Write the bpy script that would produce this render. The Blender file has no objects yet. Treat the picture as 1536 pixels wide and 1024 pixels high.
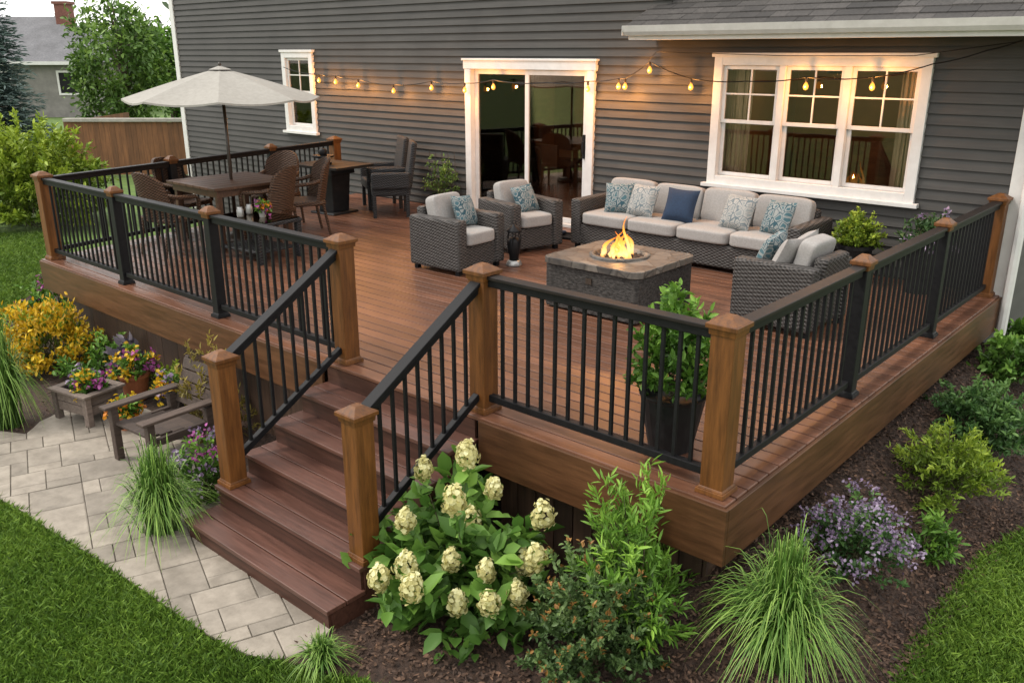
import bpy, math, random
import numpy as np
from mathutils import Vector, Matrix, Euler
from mathutils.geometry import tessellate_polygon
R = random.Random(7); rng = np.random.default_rng(7)
S = bpy.context.scene; C = S.collection
S.view_settings.view_transform = 'Standard'; S.view_settings.look = 'None'
PI = math.pi; rad = math.radians
DZ = 0.95            # deck top above the ground
EYE = 3.15
PITCH = rad(18.4); YAW = rad(41.3); FPX = 1300.0
cp, sp_, ca, sa = math.cos(PITCH), math.sin(PITCH), math.cos(YAW), math.sin(YAW)

# ------------------------------------------------------------------ survey helpers
def ray(px, py):
    u = (px-768)/FPX; v = (512-py)/FPX
    hf = cp+v*sp_; vz = -sp_+v*cp
    return -sa*hf+ca*u, ca*hf+sa*u, vz
def onz(px, py, z):
    x, y, vz = ray(px, py); t = (z-EYE)/vz
    return Vector((x*t, y*t, z))
def ony(px, py, Y):
    x, y, vz = ray(px, py); t = Y/y
    return Vector((x*t, Y, EYE+vz*t))
def G(px, py): return onz(px, py, 0.0)
def sstep(t): t = max(0, min(1, t)); return t*t*(3-2*t)
def berm(x, y):      # the right hand bed rises toward the deck
    if x < -2.4: return 0.0
    return .46*sstep((-.88-x)/.95)*sstep((y-2.75)/1.5)
def Gb(px, py):
    z = 0.0
    for _ in range(12): P = onz(px, py, z); z = z*.5+.5*berm(P.x, P.y)
    return onz(px, py, z)
def depth(P):
    fwd = -sa*P[0]+ca*P[1]
    return fwd*cp-(P[2]-EYE)*sp_
def fr(fwd, right, z=0): return Vector((-sa*fwd+ca*right, ca*fwd+sa*right, z))

# ------------------------------------------------------------------ object helpers
def tag(o, label, cat, group=None, kind=None):
    o['label'] = label; o['category'] = cat
    if group: o['group'] = group
    if kind: o['kind'] = kind
    return o
def thing(name, label, cat, loc=(0, 0, 0), rz=0, group=None):
    o = bpy.data.objects.new(name, None); C.objects.link(o)
    o.location = loc; o.rotation_euler = (0, 0, rz); o.empty_display_size = .1
    return tag(o, label, cat, group)
def dup(root, loc, rz, label):
    r = root.copy(); C.objects.link(r); r.location = loc; r.rotation_euler = (0, 0, rz); r['label'] = label
    for ch in list(root.children):
        c = ch.copy(); C.objects.link(c); c.parent = r
        for g in list(ch.children):
            d = g.copy(); C.objects.link(d); d.parent = c
    return r

class MB:
    def __init__(s, org=(0, 0, 0)): s.v = []; s.f = []; s.t = []; s.org = Vector(org)
    def add(s, vs, fs, M=None, t=None):
        b = len(s.v)
        for p in vs:
            p = Vector(p); s.v.append(M @ p if M else p)
        for f in fs: s.f.append([b+i for i in f])
        if t is None: t = R.random()
        s.t += [t]*len(vs)
        return s
    def box(s, x0, x1, y0, y1, z0, z1, M=None, t=None):
        return s.add([(x0,y0,z0),(x1,y0,z0),(x1,y1,z0),(x0,y1,z0),(x0,y0,z1),(x1,y0,z1),(x1,y1,z1),(x0,y1,z1)],
                     [(0,3,2,1),(4,5,6,7),(0,1,5,4),(1,2,6,5),(2,3,7,6),(3,0,4,7)], M, t)
    def frus(s, c, w0, w1, z0, z1, t=None, n=4):
        vs = []
        for w, z in ((w0, z0), (w1, z1)):
            for a, b in ((-1,-1),(1,-1),(1,1),(-1,1)): vs.append((c[0]+a*w/2, c[1]+b*w/2, z))
        return s.add(vs, [(0,3,2,1),(4,5,6,7),(0,1,5,4),(1,2,6,5),(2,3,7,6),(3,0,4,7)], None, t)
    def bar(s, p, q, w, h, t=None):
        p = Vector(p); q = Vector(q); d = q-p; L = d.length; d.normalize()
        up = Vector((0,0,1)) if abs(d.z) < .95 else Vector((0,1,0))
        sd = d.cross(up).normalized(); up = sd.cross(d)
        M = Matrix((( d.x, sd.x, up.x, p.x),(d.y, sd.y, up.y, p.y),(d.z, sd.z, up.z, p.z),(0,0,0,1)))
        return s.box(0, L, -w/2, w/2, -h/2, h/2, M, t)
    def prism(s, pts, z0, z1, t=None, M=None):
        n = len(pts)
        vs = [(p[0], p[1], z0) for p in pts]+[(p[0], p[1], z1) for p in pts]
        fs = [tuple(range(n))[::-1], tuple(range(n, 2*n))]+[(i, (i+1) % n, n+(i+1) % n, n+i) for i in range(n)]
        return s.add(vs, fs, M, t)
    def tube(s, pts, r, n=8, t=None, M=None):
        pts = [Vector(p) for p in pts]; m = len(pts); vs = []; fs = []
        rs = r if isinstance(r, (list, tuple)) else [r]*m
        for i, p in enumerate(pts):
            d = (pts[min(i+1, m-1)]-pts[max(i-1, 0)])
            if d.length < 1e-9: d = Vector((0,0,1))
            d.normalize()
            a = d.cross(Vector((0,0,1)) if abs(d.z) < .95 else Vector((1,0,0))).normalized(); b = d.cross(a)
            for k in range(n):
                th = 2*PI*k/n; vs.append(p+(a*math.cos(th)+b*math.sin(th))*rs[i])
        for i in range(m-1):
            for k in range(n): fs.append((i*n+k, i*n+(k+1) % n, (i+1)*n+(k+1) % n, (i+1)*n+k))
        fs.append(tuple(range(n))[::-1]); fs.append(tuple((m-1)*n+k for k in range(n)))
        return s.add(vs, fs, M, t)
    def lathe(s, prof, n=24, M=None, t=None):
        vs = []; fs = []; m = len(prof)
        for r, z in prof:
            for k in range(n):
                th = 2*PI*k/n; vs.append((r*math.cos(th), r*math.sin(th), z))
        for i in range(m-1):
            for k in range(n): fs.append((i*n+k, i*n+(k+1) % n, (i+1)*n+(k+1) % n, (i+1)*n+k))
        fs.append(tuple(range(n))[::-1]); fs.append(tuple((m-1)*n+k for k in range(n)))
        return s.add(vs, fs, M, t)
    def cushion(s, sx, sy, sz, M=None, k=5.0, n=9, t=None):
        idx = {}; vs = []; fs = []
        def vid(i, j, l):
            key = (i, j, l)
            if key not in idx:
                p = [2*a/n-1 for a in key]
                p = [math.sin(a*PI/2)*.55+a*.45 for a in p]
                q = sum(abs(a)**k for a in p)**(1/k); mx = max(abs(a) for a in p)
                p = [a*mx/q for a in p]
                w = 1.0-.10*(p[0]**2+p[1]**2)*.5 if k < 8 else 1.0-.05*(p[0]**4+p[1]**4)
                idx[key] = len(vs); vs.append((p[0]*sx/2, p[1]*sy/2, p[2]*sz/2*w))
            return idx[key]
        for a in range(n):
            for b in range(n):
                for e in (0, n):
                    q1 = [(a,b,e),(a+1,b,e),(a+1,b+1,e),(a,b+1,e)]
                    q2 = [(a,e,b),(a,e,b+1),(a+1,e,b+1),(a+1,e,b)]
                    q3 = [(e,a,b),(e,a+1,b),(e,a+1,b+1),(e,a,b+1)]
                    for q in (q1, q2, q3):
                        f = [vid(*x) for x in q]
                        fs.append(f if e else f[::-1])
        return s.add(vs, fs, M, t)
    def build(s, name, mat, parent=None, smooth=False, bevel=0):
        me = bpy.data.meshes.new(name)
        me.from_pydata([tuple(v-s.org) for v in s.v], [], s.f)
        at = me.attributes.new('tint', 'FLOAT', 'POINT'); at.data.foreach_set('value', s.t)
        if smooth: me.polygons.foreach_set('use_smooth', [True]*len(me.polygons))
        me.materials.append(mat)
        o = bpy.data.objects.new(name, me); C.objects.link(o); o.parent = parent
        if bevel:
            b = o.modifiers.new('bevel', 'BEVEL'); b.width = bevel; b.segments = 2; b.limit_method = 'ANGLE'
        return o

def npmesh(name, V, F, T, mat, parent=None):
    V = np.ascontiguousarray(V, dtype=np.float32).reshape(-1, 3); F = np.ascontiguousarray(F, dtype=np.int32)
    n, k = F.shape
    me = bpy.data.meshes.new(name)
    me.vertices.add(len(V)); me.vertices.foreach_set('co', V.ravel())
    me.loops.add(n*k); me.loops.foreach_set('vertex_index', F.ravel())
    me.polygons.add(n); me.polygons.foreach_set('loop_start', np.arange(0, n*k, k, dtype=np.int32))
    me.update(calc_edges=True)
    at = me.attributes.new('tint', 'FLOAT', 'POINT'); at.data.foreach_set('value', np.ascontiguousarray(T, dtype=np.float32).ravel())
    me.materials.append(mat)
    o = bpy.data.objects.new(name, me); C.objects.link(o); o.parent = parent
    return o
def nrm(a): return a/np.maximum(np.linalg.norm(a, axis=-1, keepdims=True), 1e-9)
def leafmesh(name, P, D, N, L, W, T, mat, parent=None, fold=.18, droop=.12):
    P = P.reshape(-1, 3); D = nrm(D.reshape(-1, 3)); N = N.reshape(-1, 3)
    sd = nrm(np.cross(D, N)); N = np.cross(sd, D)
    n = len(P); L = np.broadcast_to(np.asarray(L, float).reshape(-1, 1), (n, 1)); W = np.broadcast_to(np.asarray(W, float).reshape(-1, 1), (n, 1))
    V = np.empty((n, 6, 3))
    V[:, 0] = P
    V[:, 1] = P+D*L*.3+sd*W*.45+N*W*fold
    V[:, 2] = P+D*L*.66+sd*W*.4+N*(W*fold-L*droop*.4)
    V[:, 3] = P+D*L-N*L*droop
    V[:, 4] = P+D*L*.66-sd*W*.4+N*(W*fold-L*droop*.4)
    V[:, 5] = P+D*L*.3-sd*W*.45+N*W*fold
    b = (np.arange(n)*6)[:, None]
    F = np.concatenate([b+np.array([[0,1,2,3]]), b+np.array([[0,3,4,5]])])
    return npmesh(name, V, F, np.repeat(np.clip(T.reshape(-1), 0, 1), 6), mat, parent)

# ------------------------------------------------------------------ materials
def base(name):
    m = bpy.data.materials.new(name); m.use_nodes = True
    nt = m.node_tree; b = nt.nodes['Principled BSDF']
    return m, nt, b
def nd(nt, t, **kw):
    n = nt.nodes.new(t)
    for k, v in kw.items(): setattr(n, k, v)
    return n
def mix(nt, fac, a, b, mode='MIX'):
    m = nd(nt, 'ShaderNodeMixRGB', blend_type=mode)
    for i, x in enumerate((fac, a, b)):
        if isinstance(x, bpy.types.NodeSocket): nt.links.new(x, m.inputs[i])
        elif i == 0: m.inputs[0].default_value = x
        else: m.inputs[i].default_value = (*x, 1)
    return m.outputs[0]
def ma(nt, op, a, b=None, c=None):
    m = nd(nt, 'ShaderNodeMath', operation=op)
    for i, x in enumerate((a, b, c)):
        if x is None: continue
        if isinstance(x, bpy.types.NodeSocket): nt.links.new(x, m.inputs[i])
        else: m.inputs[i].default_value = x
    return m.outputs[0]
def ramp(nt, fac, *st):
    r = nd(nt, 'ShaderNodeValToRGB'); e = r.color_ramp.elements
    while len(e) < len(st): e.new(.5)
    for i, (p, c) in enumerate(st):
        e[i].position = p; e[i].color = (*c, 1) if len(c) == 3 else c
    nt.links.new(fac, r.inputs[0]); return r.outputs[0]
def coords(nt, sc=(1,1,1)):
    tc = nd(nt, 'ShaderNodeTexCoord'); mp = nd(nt, 'ShaderNodeMapping'); mp.inputs['Scale'].default_value = sc
    nt.links.new(tc.outputs['Object'], mp.inputs[0]); return mp.outputs[0]
def noise(nt, co, scale, detail=4, rough=.6):
    n = nd(nt, 'ShaderNodeTexNoise'); n.inputs['Scale'].default_value = scale; n.inputs['Detail'].default_value = detail; n.inputs['Roughness'].default_value = rough
    nt.links.new(co, n.inputs['Vector']); return n.outputs[0]
def attr(nt):
    a = nd(nt, 'ShaderNodeAttribute'); a.attribute_name = 'tint'; return a.outputs['Fac']
def bumpit(nt, b, h, strength, dist=.01):
    n = nd(nt, 'ShaderNodeBump'); n.inputs['Strength'].default_value = strength; n.inputs['Distance'].default_value = dist
    nt.links.new(h, n.inputs['Height']); nt.links.new(n.outputs[0], b.inputs['Normal'])
def pmat(name, c1, c2, scale=6, rough=.6, bump=.15, stretch=(1,1,1), tint=0.0, metal=0, rvar=.12, dist=.006, big=0.25, spec=.5):
    m, nt, b = base(name)
    co = coords(nt, stretch)
    h = noise(nt, co, scale, 6, .65)
    col = ramp(nt, h, (.32, c1), (.68, c2))
    if big:
        g = noise(nt, coords(nt), 1.3, 3)
        col = mix(nt, 1.0, col, ramp(nt, g, (.3, (1-big,)*3), (.7, (1+big*.3,)*3)), 'MULTIPLY')
    if tint:
        k = ma(nt, 'MULTIPLY_ADD', attr(nt), 2*tint, 1-tint)
        cm = nd(nt, 'ShaderNodeCombineXYZ')
        for i in range(3): nt.links.new(k, cm.inputs[i])
        col = mix(nt, 1.0, col, cm.outputs[0], 'MULTIPLY')
    nt.links.new(col, b.inputs['Base Color'])
    nt.links.new(ma(nt, 'MULTIPLY_ADD', h, rvar*2, rough-rvar), b.inputs['Roughness'])
    b.inputs['Metallic'].default_value = metal; b.inputs['Specular IOR Level'].default_value = spec
    if bump: bumpit(nt, b, h, bump, dist)
    return m
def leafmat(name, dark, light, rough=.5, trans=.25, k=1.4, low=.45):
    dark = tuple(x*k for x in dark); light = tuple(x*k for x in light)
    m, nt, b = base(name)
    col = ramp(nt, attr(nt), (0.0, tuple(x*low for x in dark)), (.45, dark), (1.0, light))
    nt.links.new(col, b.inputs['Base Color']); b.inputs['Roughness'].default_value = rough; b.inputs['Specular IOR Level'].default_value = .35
    if trans:
        tr = nd(nt, 'ShaderNodeBsdfTranslucent'); nt.links.new(col, tr.inputs[0])
        mx = nd(nt, 'ShaderNodeMixShader'); mx.inputs[0].default_value = trans
        nt.links.new(b.outputs[0], mx.inputs[1]); nt.links.new(tr.outputs[0], mx.inputs[2])
        nt.links.new(mx.outputs[0], nt.nodes['Material Output'].inputs[0])
    return m
def wicker(name, dark, light, k=195.0):
    m, nt, b = base(name)
    s = nd(nt, 'ShaderNodeSeparateXYZ'); nt.links.new(coords(nt), s.inputs[0])
    wob = ma(nt, 'MULTIPLY', noise(nt, coords(nt), 14, 2), 2.2)
    a = ma(nt, 'SINE', ma(nt, 'ADD', wob, ma(nt, 'MULTIPLY', ma(nt, 'ADD', s.outputs[0], s.outputs[1]), k*.5)))
    z = ma(nt, 'SINE', ma(nt, 'ADD', wob, ma(nt, 'MULTIPLY', ma(nt, 'ADD', s.outputs[2], ma(nt, 'MULTIPLY', s.outputs[1], .35)), k)))
    w = ma(nt, 'MULTIPLY_ADD', ma(nt, 'MULTIPLY', a, z), .5, .5)
    w = ma(nt, 'ADD', ma(nt, 'MULTIPLY', w, .55), ma(nt, 'MULTIPLY', noise(nt, coords(nt, (1,1,2.2)), 34), .68))
    nt.links.new(ramp(nt, w, (.32, dark), (.92, light)), b.inputs['Base Color'])
    b.inputs['Roughness'].default_value = .55; b.inputs['Specular IOR Level'].default_value = .3
    bumpit(nt, b, w, 1.0, .012); return m
def emis(name, col, st):
    m, nt, b = base(name)
    h = noise(nt, coords(nt), 20)
    nt.links.new(ramp(nt, h, (.3, col), (.7, tuple(min(1, c*1.15) for c in col))), b.inputs['Emission Color'])
    b.inputs['Base Color'].default_value = (.02,.01,.003,1); b.inputs['Emission Strength'].default_value = st
    return m

M = {}
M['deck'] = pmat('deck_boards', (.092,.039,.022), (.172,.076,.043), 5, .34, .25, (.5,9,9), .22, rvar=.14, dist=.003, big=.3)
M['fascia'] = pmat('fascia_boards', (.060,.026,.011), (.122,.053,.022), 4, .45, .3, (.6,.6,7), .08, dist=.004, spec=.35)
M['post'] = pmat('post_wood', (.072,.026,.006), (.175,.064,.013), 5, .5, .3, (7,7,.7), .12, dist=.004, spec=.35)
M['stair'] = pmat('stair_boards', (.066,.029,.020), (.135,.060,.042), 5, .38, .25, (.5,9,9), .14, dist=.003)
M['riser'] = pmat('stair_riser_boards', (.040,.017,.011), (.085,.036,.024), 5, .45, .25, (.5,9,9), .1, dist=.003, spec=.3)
M['skirt'] = pmat('skirt_boards', (.038,.021,.013), (.09,.050,.030), 4, .7, .3, (5,5,.6), .3)
M['black'] = pmat('black_metal', (.006,.006,.007), (.010,.010,.011), 30, .5, .05, big=0, spec=.18)
M['railwood'] = pmat('dark_rail', (.010,.0085,.008), (.02,.015,.013), 5, .52, .2, (2,2,6), big=.1, spec=.2)
M['siding'] = pmat('grey_siding', (.046,.0435,.0405), (.068,.0645,.060), 4, .6, .12, (.5,1,9), .08, dist=.002, big=.22, spec=.3)
M['white'] = pmat('white_trim', (.57,.56,.545), (.65,.64,.625), 8, .45, .05, big=.06)
M['gutter'] = pmat('white_gutter', (.46,.445,.42), (.55,.535,.51), 8, .4, .05, big=.1)
M['shingle'] = pmat('roof_shingles', (.022,.020,.019), (.06,.054,.050), 40, .85, .5, tint=.45)
M['room'] = pmat('dark_room', (.17,.095,.05), (.26,.15,.08), 1.5, .6, .1)
M['roomfloor'] = pmat('room_floor', (.12,.06,.028), (.22,.11,.05), 5, .3, .1, (.6,8,1))
M['curtain'] = pmat('cream_curtain', (.56,.50,.40), (.68,.62,.51), 5, .8, .1)
M['wick'] = wicker('grey_wicker', (.007,.0065,.006), (.100,.092,.087))
M['wickb'] = wicker('brown_wicker', (.010,.005,.003), (.115,.060,.034))
M['wickd'] = wicker('charcoal_wicker', (.004,.0043,.0046), (.036,.038,.041))
M['cush'] = pmat('oatmeal_fabric', (.26,.247,.235), (.335,.32,.307), 60, .9, .3, big=.12, dist=.003)
M['navy'] = pmat('navy_fabric', (.008,.020,.046), (.015,.035,.075), 50, .9, .3)
M['black_pot'] = pmat('black_pot', (.008,.008,.009), (.017,.017,.018), 12, .45, .1, spec=.3)
M['terra'] = pmat('terracotta', (.24,.07,.025), (.35,.12,.045), 12, .7, .2)
M['soil'] = pmat('potting_soil', (.012,.008,.006), (.035,.022,.015), 40, .9, .6)
M['tabletop'] = pmat('table_wood', (.05,.023,.012), (.11,.052,.028), 6, .42, .2, (1,9,3), .25)
M['darkwood'] = pmat('dark_table', (.009,.008,.0075), (.02,.017,.015), 6, .55, .2, (1,7,3), .2, spec=.2)
M['canvas'] = pmat('beige_canvas', (.25,.237,.21), (.31,.295,.265), 20, .85, .15, big=.08)
M['bronze'] = pmat('bronze_pole', (.03,.021,.015), (.05,.035,.025), 20, .4, .05)
M['grey_old'] = pmat('weathered_wood', (.085,.064,.052), (.18,.14,.115), 6, .8, .4, (8,1.2,8), .25)
M['brown_old'] = pmat('weathered_brown_wood', (.034,.022,.016), (.085,.057,.043), 6, .75, .4, (8,1.2,8), .25)
M['paver'] = pmat('paving_stone', (.20,.173,.138), (.315,.277,.228), 9, .75, .5, tint=.17, dist=.007, big=.25)
M['sand'] = pmat('joint_sand', (.155,.133,.105), (.215,.187,.15), 20, .9, .4)
M['mulch'] = pmat('bark_mulch', (.018,.010,.0065), (.075,.041,.026), 28, .9, 1.0, dist=.03)
M['chip'] = pmat('bark_chips', (.05,.026,.016), (.15,.085,.052), 14, .85, .3, tint=.65)
M['lawn'] = pmat('lawn_soil', (.05,.10,.014), (.11,.185,.028), 3, .9, .5, dist=.02, big=.3)
M['lava'] = pmat('lava_rock', (.02,.015,.012), (.10,.06,.04), 20, .9, .6)
M['fence'] = pmat('cedar_fence', (.13,.054,.020), (.23,.097,.038), 4, .7, .3, (5,5,.6), .2)
M['fencecap'] = pmat('pale_cap', (.30,.28,.25), (.42,.39,.35), 8, .7, .2)
M['nwall'] = pmat('neighbour_wall', (.17,.16,.15), (.23,.215,.20), 4, .7, .2)
M['nroof'] = pmat('neighbour_roof', (.09,.09,.10), (.16,.162,.17), 12, .85, .4)
M['brick'] = pmat('chimney_brick', (.13,.05,.038), (.23,.095,.07), 14, .85, .4)
M['bark'] = pmat('tree_bark', (.05,.036,.026), (.12,.09,.065), 8, .9, .6, (3,3,.6))
M['stem'] = pmat('plant_stem', (.05,.05,.02), (.11,.10,.045), 20, .7, .2)
M['rstem'] = pmat('red_stem', (.10,.04,.02), (.20,.085,.045), 20, .7, .2)
M['steel'] = pmat('pale_metal', (.30,.30,.29), (.42,.42,.41), 15, .35, .05, metal=.6)
M['pit'] = pmat('rough_dark_stone', (.012,.011,.0105), (.075,.069,.064), 26, .7, 1.0, (1,1,1.9), dist=.016, big=.35, spec=.3)

def stone_mat(name, sc, a, b_, c, d):
    m, nt, b = base(name)
    v = nd(nt, 'ShaderNodeTexVoronoi'); v.inputs['Scale'].default_value = 1; co = coords(nt, sc); nt.links.new(co, v.inputs['Vector'])
    e = nd(nt, 'ShaderNodeTexVoronoi'); e.feature = 'DISTANCE_TO_EDGE'; e.inputs['Scale'].default_value = 1; nt.links.new(co, e.inputs['Vector'])
    s = nd(nt, 'ShaderNodeSeparateColor'); nt.links.new(v.outputs['Color'], s.inputs[0])
    n = noise(nt, coords(nt), 12, 6)
    f = ma(nt, 'ADD', ma(nt, 'MULTIPLY', s.outputs[0], .6), ma(nt, 'MULTIPLY', n, .55))
    col = ramp(nt, f, (.25, a), (.48, b_), (.66, c), (.9, d))
    ed = ramp(nt, e.outputs['Distance'], (.0, (.45,.45,.45)), (.05, (1,1,1)))
    nt.links.new(mix(nt, 1.0, col, ed, 'MULTIPLY'), b.inputs['Base Color'])
    b.inputs['Roughness'].default_value = .5; b.inputs['Specular IOR Level'].default_value = .35
    bumpit(nt, b, n, .5, .01); return m
M['stone'] = stone_mat('slate_stone_top', (6,6,6), (.045,.041,.038), (.12,.103,.086), (.075,.069,.063), (.17,.148,.125))
def pattern_mat(name, ink, ink2, cloth):
    m, nt, b = base(name); co = coords(nt)
    v = nd(nt, 'ShaderNodeTexVoronoi'); v.inputs['Scale'].default_value = 16; v.feature = 'DISTANCE_TO_EDGE'; nt.links.new(co, v.inputs['Vector'])
    n = noise(nt, co, 11, 3)
    a = ramp(nt, ma(nt, 'ADD', v.outputs['Distance'], ma(nt, 'MULTIPLY', n, .35)), (.20, ink), (.26, cloth), (.34, cloth), (.42, ink2))
    nt.links.new(a, b.inputs['Base Color']); b.inputs['Roughness'].default_value = .9
    bumpit(nt, b, noise(nt, co, 70), .3, .003); return m
M['teal'] = pattern_mat('teal_print_fabric', (.017,.06,.08), (.045,.105,.125), (.22,.235,.23))
M['pale'] = pattern_mat('pale_print_fabric', (.11,.14,.155), (.20,.22,.22), (.31,.30,.28))
def glass_mat(name, ior, tint):
    m, nt, b = base(name)
    tr = nd(nt, 'ShaderNodeBsdfTransparent'); gl = nd(nt, 'ShaderNodeBsdfGlossy'); gl.inputs['Roughness'].default_value = .015
    h = noise(nt, coords(nt), 1.2, 2); bp = nd(nt, 'ShaderNodeBump'); bp.inputs['Strength'].default_value = .03; bp.inputs['Distance'].default_value = .02
    nt.links.new(h, bp.inputs['Height']); nt.links.new(bp.outputs[0], gl.inputs['Normal'])
    tr.inputs[0].default_value = (*tint,1); gl.inputs[0].default_value = (.95,.86,.76,1)
    f = nd(nt, 'ShaderNodeFresnel'); f.inputs[0].default_value = ior
    mx = nd(nt, 'ShaderNodeMixShader'); nt.links.new(f.outputs[0], mx.inputs[0]); nt.links.new(tr.outputs[0], mx.inputs[1]); nt.links.new(gl.outputs[0], mx.inputs[2])
    nt.links.new(mx.outputs[0], nt.nodes['Material Output'].inputs[0]); return m
M['glass'] = glass_mat('window_glass', 1.55, (.88,.83,.77))
M['tglass'] = glass_mat('table_glass', 1.9, (.62,.66,.66))
def flame_mat():
    m, nt, b = base('flame'); nt.nodes.remove(b)
    tc = nd(nt, 'ShaderNodeTexCoord'); s = nd(nt, 'ShaderNodeSeparateXYZ'); nt.links.new(tc.outputs['Generated'], s.inputs[0])
    col = ramp(nt, s.outputs[2], (0, (1,.30,.03)), (.25, (1,.66,.26)), (.6, (1,.46,.08)), (1, (1,.20,.01)))
    e = nd(nt, 'ShaderNodeEmission'); nt.links.new(col, e.inputs[0]); e.inputs[1].default_value = 2.0
    t = nd(nt, 'ShaderNodeBsdfTransparent'); lw = nd(nt, 'ShaderNodeLayerWeight'); lw.inputs[0].default_value = .45
    mx = nd(nt, 'ShaderNodeMixShader'); nt.links.new(ma(nt, 'MULTIPLY_ADD', lw.outputs['Facing'], .7, .25), mx.inputs[0]); nt.links.new(e.outputs[0], mx.inputs[1]); nt.links.new(t.outputs[0], mx.inputs[2])
    nt.links.new(mx.outputs[0], nt.nodes['Material Output'].inputs[0]); return m
M['flame'] = flame_mat()
M['bulb'] = emis('warm_bulb', (1,.36,.045), 2.0)
LM = dict(
  hyd=leafmat('hydrangea_leaf', (.055,.125,.02), (.165,.29,.05)), boxw=leafmat('blue_green_leaf', (.04,.08,.033), (.11,.175,.075)),
  olive=leafmat('olive_leaf', (.048,.088,.026), (.125,.185,.06)), mid=leafmat('mid_green_leaf', (.04,.095,.025), (.12,.21,.055)),
  green=leafmat('bright_leaf', (.05,.12,.015), (.15,.27,.035)), fern=leafmat('feathery_leaf', (.085,.18,.022), (.22,.36,.05)),
  yel=leafmat('yellow_green_leaf', (.10,.16,.016), (.27,.34,.035)),
  dark=leafmat('dark_leaf', (.025,.06,.02), (.065,.12,.04)), blue=leafmat('blue_needle', (.055,.085,.077), (.15,.20,.185)),
  red=leafmat('red_tip', (.24,.12,.03), (.42,.22,.07), k=1.0), grass=leafmat('fountain_grass', (.06,.13,.02), (.22,.33,.07)),
  lawn=leafmat('lawn_blade', (.058,.115,.014), (.145,.23,.032), trans=.15, k=1.4), cream=leafmat('cream_petal', (.62,.57,.25), (.84,.81,.48), k=1, low=.7, trans=.35),
  purple=leafmat('purple_petal', (.24,.17,.28), (.46,.38,.50), k=1), gold=leafmat('golden_flower', (.55,.33,.012), (.82,.56,.035), k=1, low=.7),
  pink=leafmat('magenta_petal', (.32,.055,.24), (.54,.15,.43), k=1), orange=leafmat('orange_petal', (.55,.16,.01), (.72,.32,.02), k=1),
  tree=leafmat('tree_leaf', (.06,.12,.022), (.16,.25,.045), trans=.2), bronze=leafmat('bronze_leaf', (.16,.13,.025), (.34,.27,.06), k=1.15),
  kale=leafmat('purple_grey_leaf', (.07,.06,.08), (.16,.14,.16)), far=leafmat('distant_leaf', (.05,.08,.035), (.11,.155,.07), trans=0))

# ------------------------------------------------------------------ world and light
w = bpy.data.worlds.new('World'); S.world = w; w.use_nodes = True
nt = w.node_tree; bg = nt.nodes['Background']
sky = nd(nt, 'ShaderNodeTexSky', sky_type='NISHITA'); sky.sun_disc = False
sund = Vector((-.55, -.45, .95)).normalized()
sky.sun_elevation = math.asin(sund.z); sky.sun_rotation = math.atan2(sund.x, sund.y); sky.dust_density = 4; sky.air_density = 1.0
hs = nd(nt, 'ShaderNodeHueSaturation'); hs.inputs['Saturation'].default_value = .28
nt.links.new(sky.outputs[0], hs.inputs['Color'])
tcw = nd(nt, 'ShaderNodeTexCoord'); cl = noise(nt, tcw.outputs['Generated'], 3.0, 5)
cloud = ramp(nt, cl, (.3, (.80,.795,.79)), (.7, (1,.98,.95)))
cloud = mix(nt, 1.0, cloud, (16.5,16.5,16.5), 'MULTIPLY')
nt.links.new(mix(nt, .80, hs.outputs[0], cloud), bg.inputs[0]); bg.inputs[1].default_value = .143
sl = bpy.data.lights.new('sun', 'SUN'); sl.energy = 2.4; sl.angle = rad(12); sl.color = (1,.92,.82)
so = bpy.data.objects.new('sun', sl); C.objects.link(so); so.rotation_euler = sund.to_track_quat('Z', 'Y').to_euler(); so.location = (0,0,20)
cd = bpy.data.cameras.new('camera'); cam = bpy.data.objects.new('camera', cd); C.objects.link(cam)
cd.sensor_width = 36; cd.lens = FPX/1536*36; cd.clip_end = 600; cd.clip_start = .05
cam.location = (0,0,EYE); cam.rotation_euler = (PI/2-PITCH, 0, YAW); S.camera = cam

# ------------------------------------------------------------------ ground
def sheet(name, poly, z, mat, label, cat):
    vs = [Vector((p[0], p[1], z)) for p in poly]
    tris = tessellate_polygon([vs])
    b = MB(); b.add(vs, [tuple(t) for t in tris], None, .5)
    if name == 'mulch_bed':
        x0, x1, y0, y1, nx, ny = -2.3, -.86, 2.7, 9.12, 40, 150; gv = []; gf = []
        for i in range(nx+1):
            for j in range(ny+1):
                x = x0+(x1-x0)*i/nx; y = y0+(y1-y0)*j/ny; zb = berm(max(x, -2.39), y)
                gv.append((x, y, zb+(.004 if zb > .004 else -.03)+R.uniform(-.007,.007)*min(1, zb*12)))
        for i in range(nx):
            for j in range(ny): k = i*(ny+1)+j; gf.append((k, k+ny+1, k+ny+2, k+1))
        b.add(gv, gf, None, .5)
    o = b.build(name, mat); tag(o, label, cat, kind='structure'); return o
def smooth(pts, k=5):
    out = []; n = len(pts)
    for i in range(n-1):
        p0 = pts[max(i-1,0)]; p1 = pts[i]; p2 = pts[i+1]; p3 = pts[min(i+2,n-1)]
        for j in range(k):
            t = j/k; out.append(.5*((2*p1)+(p2-p0)*t+(2*p0-5*p1+4*p2-p3)*t*t+(3*p1-p0-3*p2+p3)*t**3))
    out.append(pts[-1]); return out
sheet('lawn', [(-320,-150),(150,-150),(150,320),(-320,320)], 0, M['lawn'], 'green lawn around the deck and beds', 'lawn')
redge = smooth([G(1640,735), G(1536,796), G(1470,838), G(1425,888), G(1375,960), G(1340,1026), G(1290,1120)])
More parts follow.
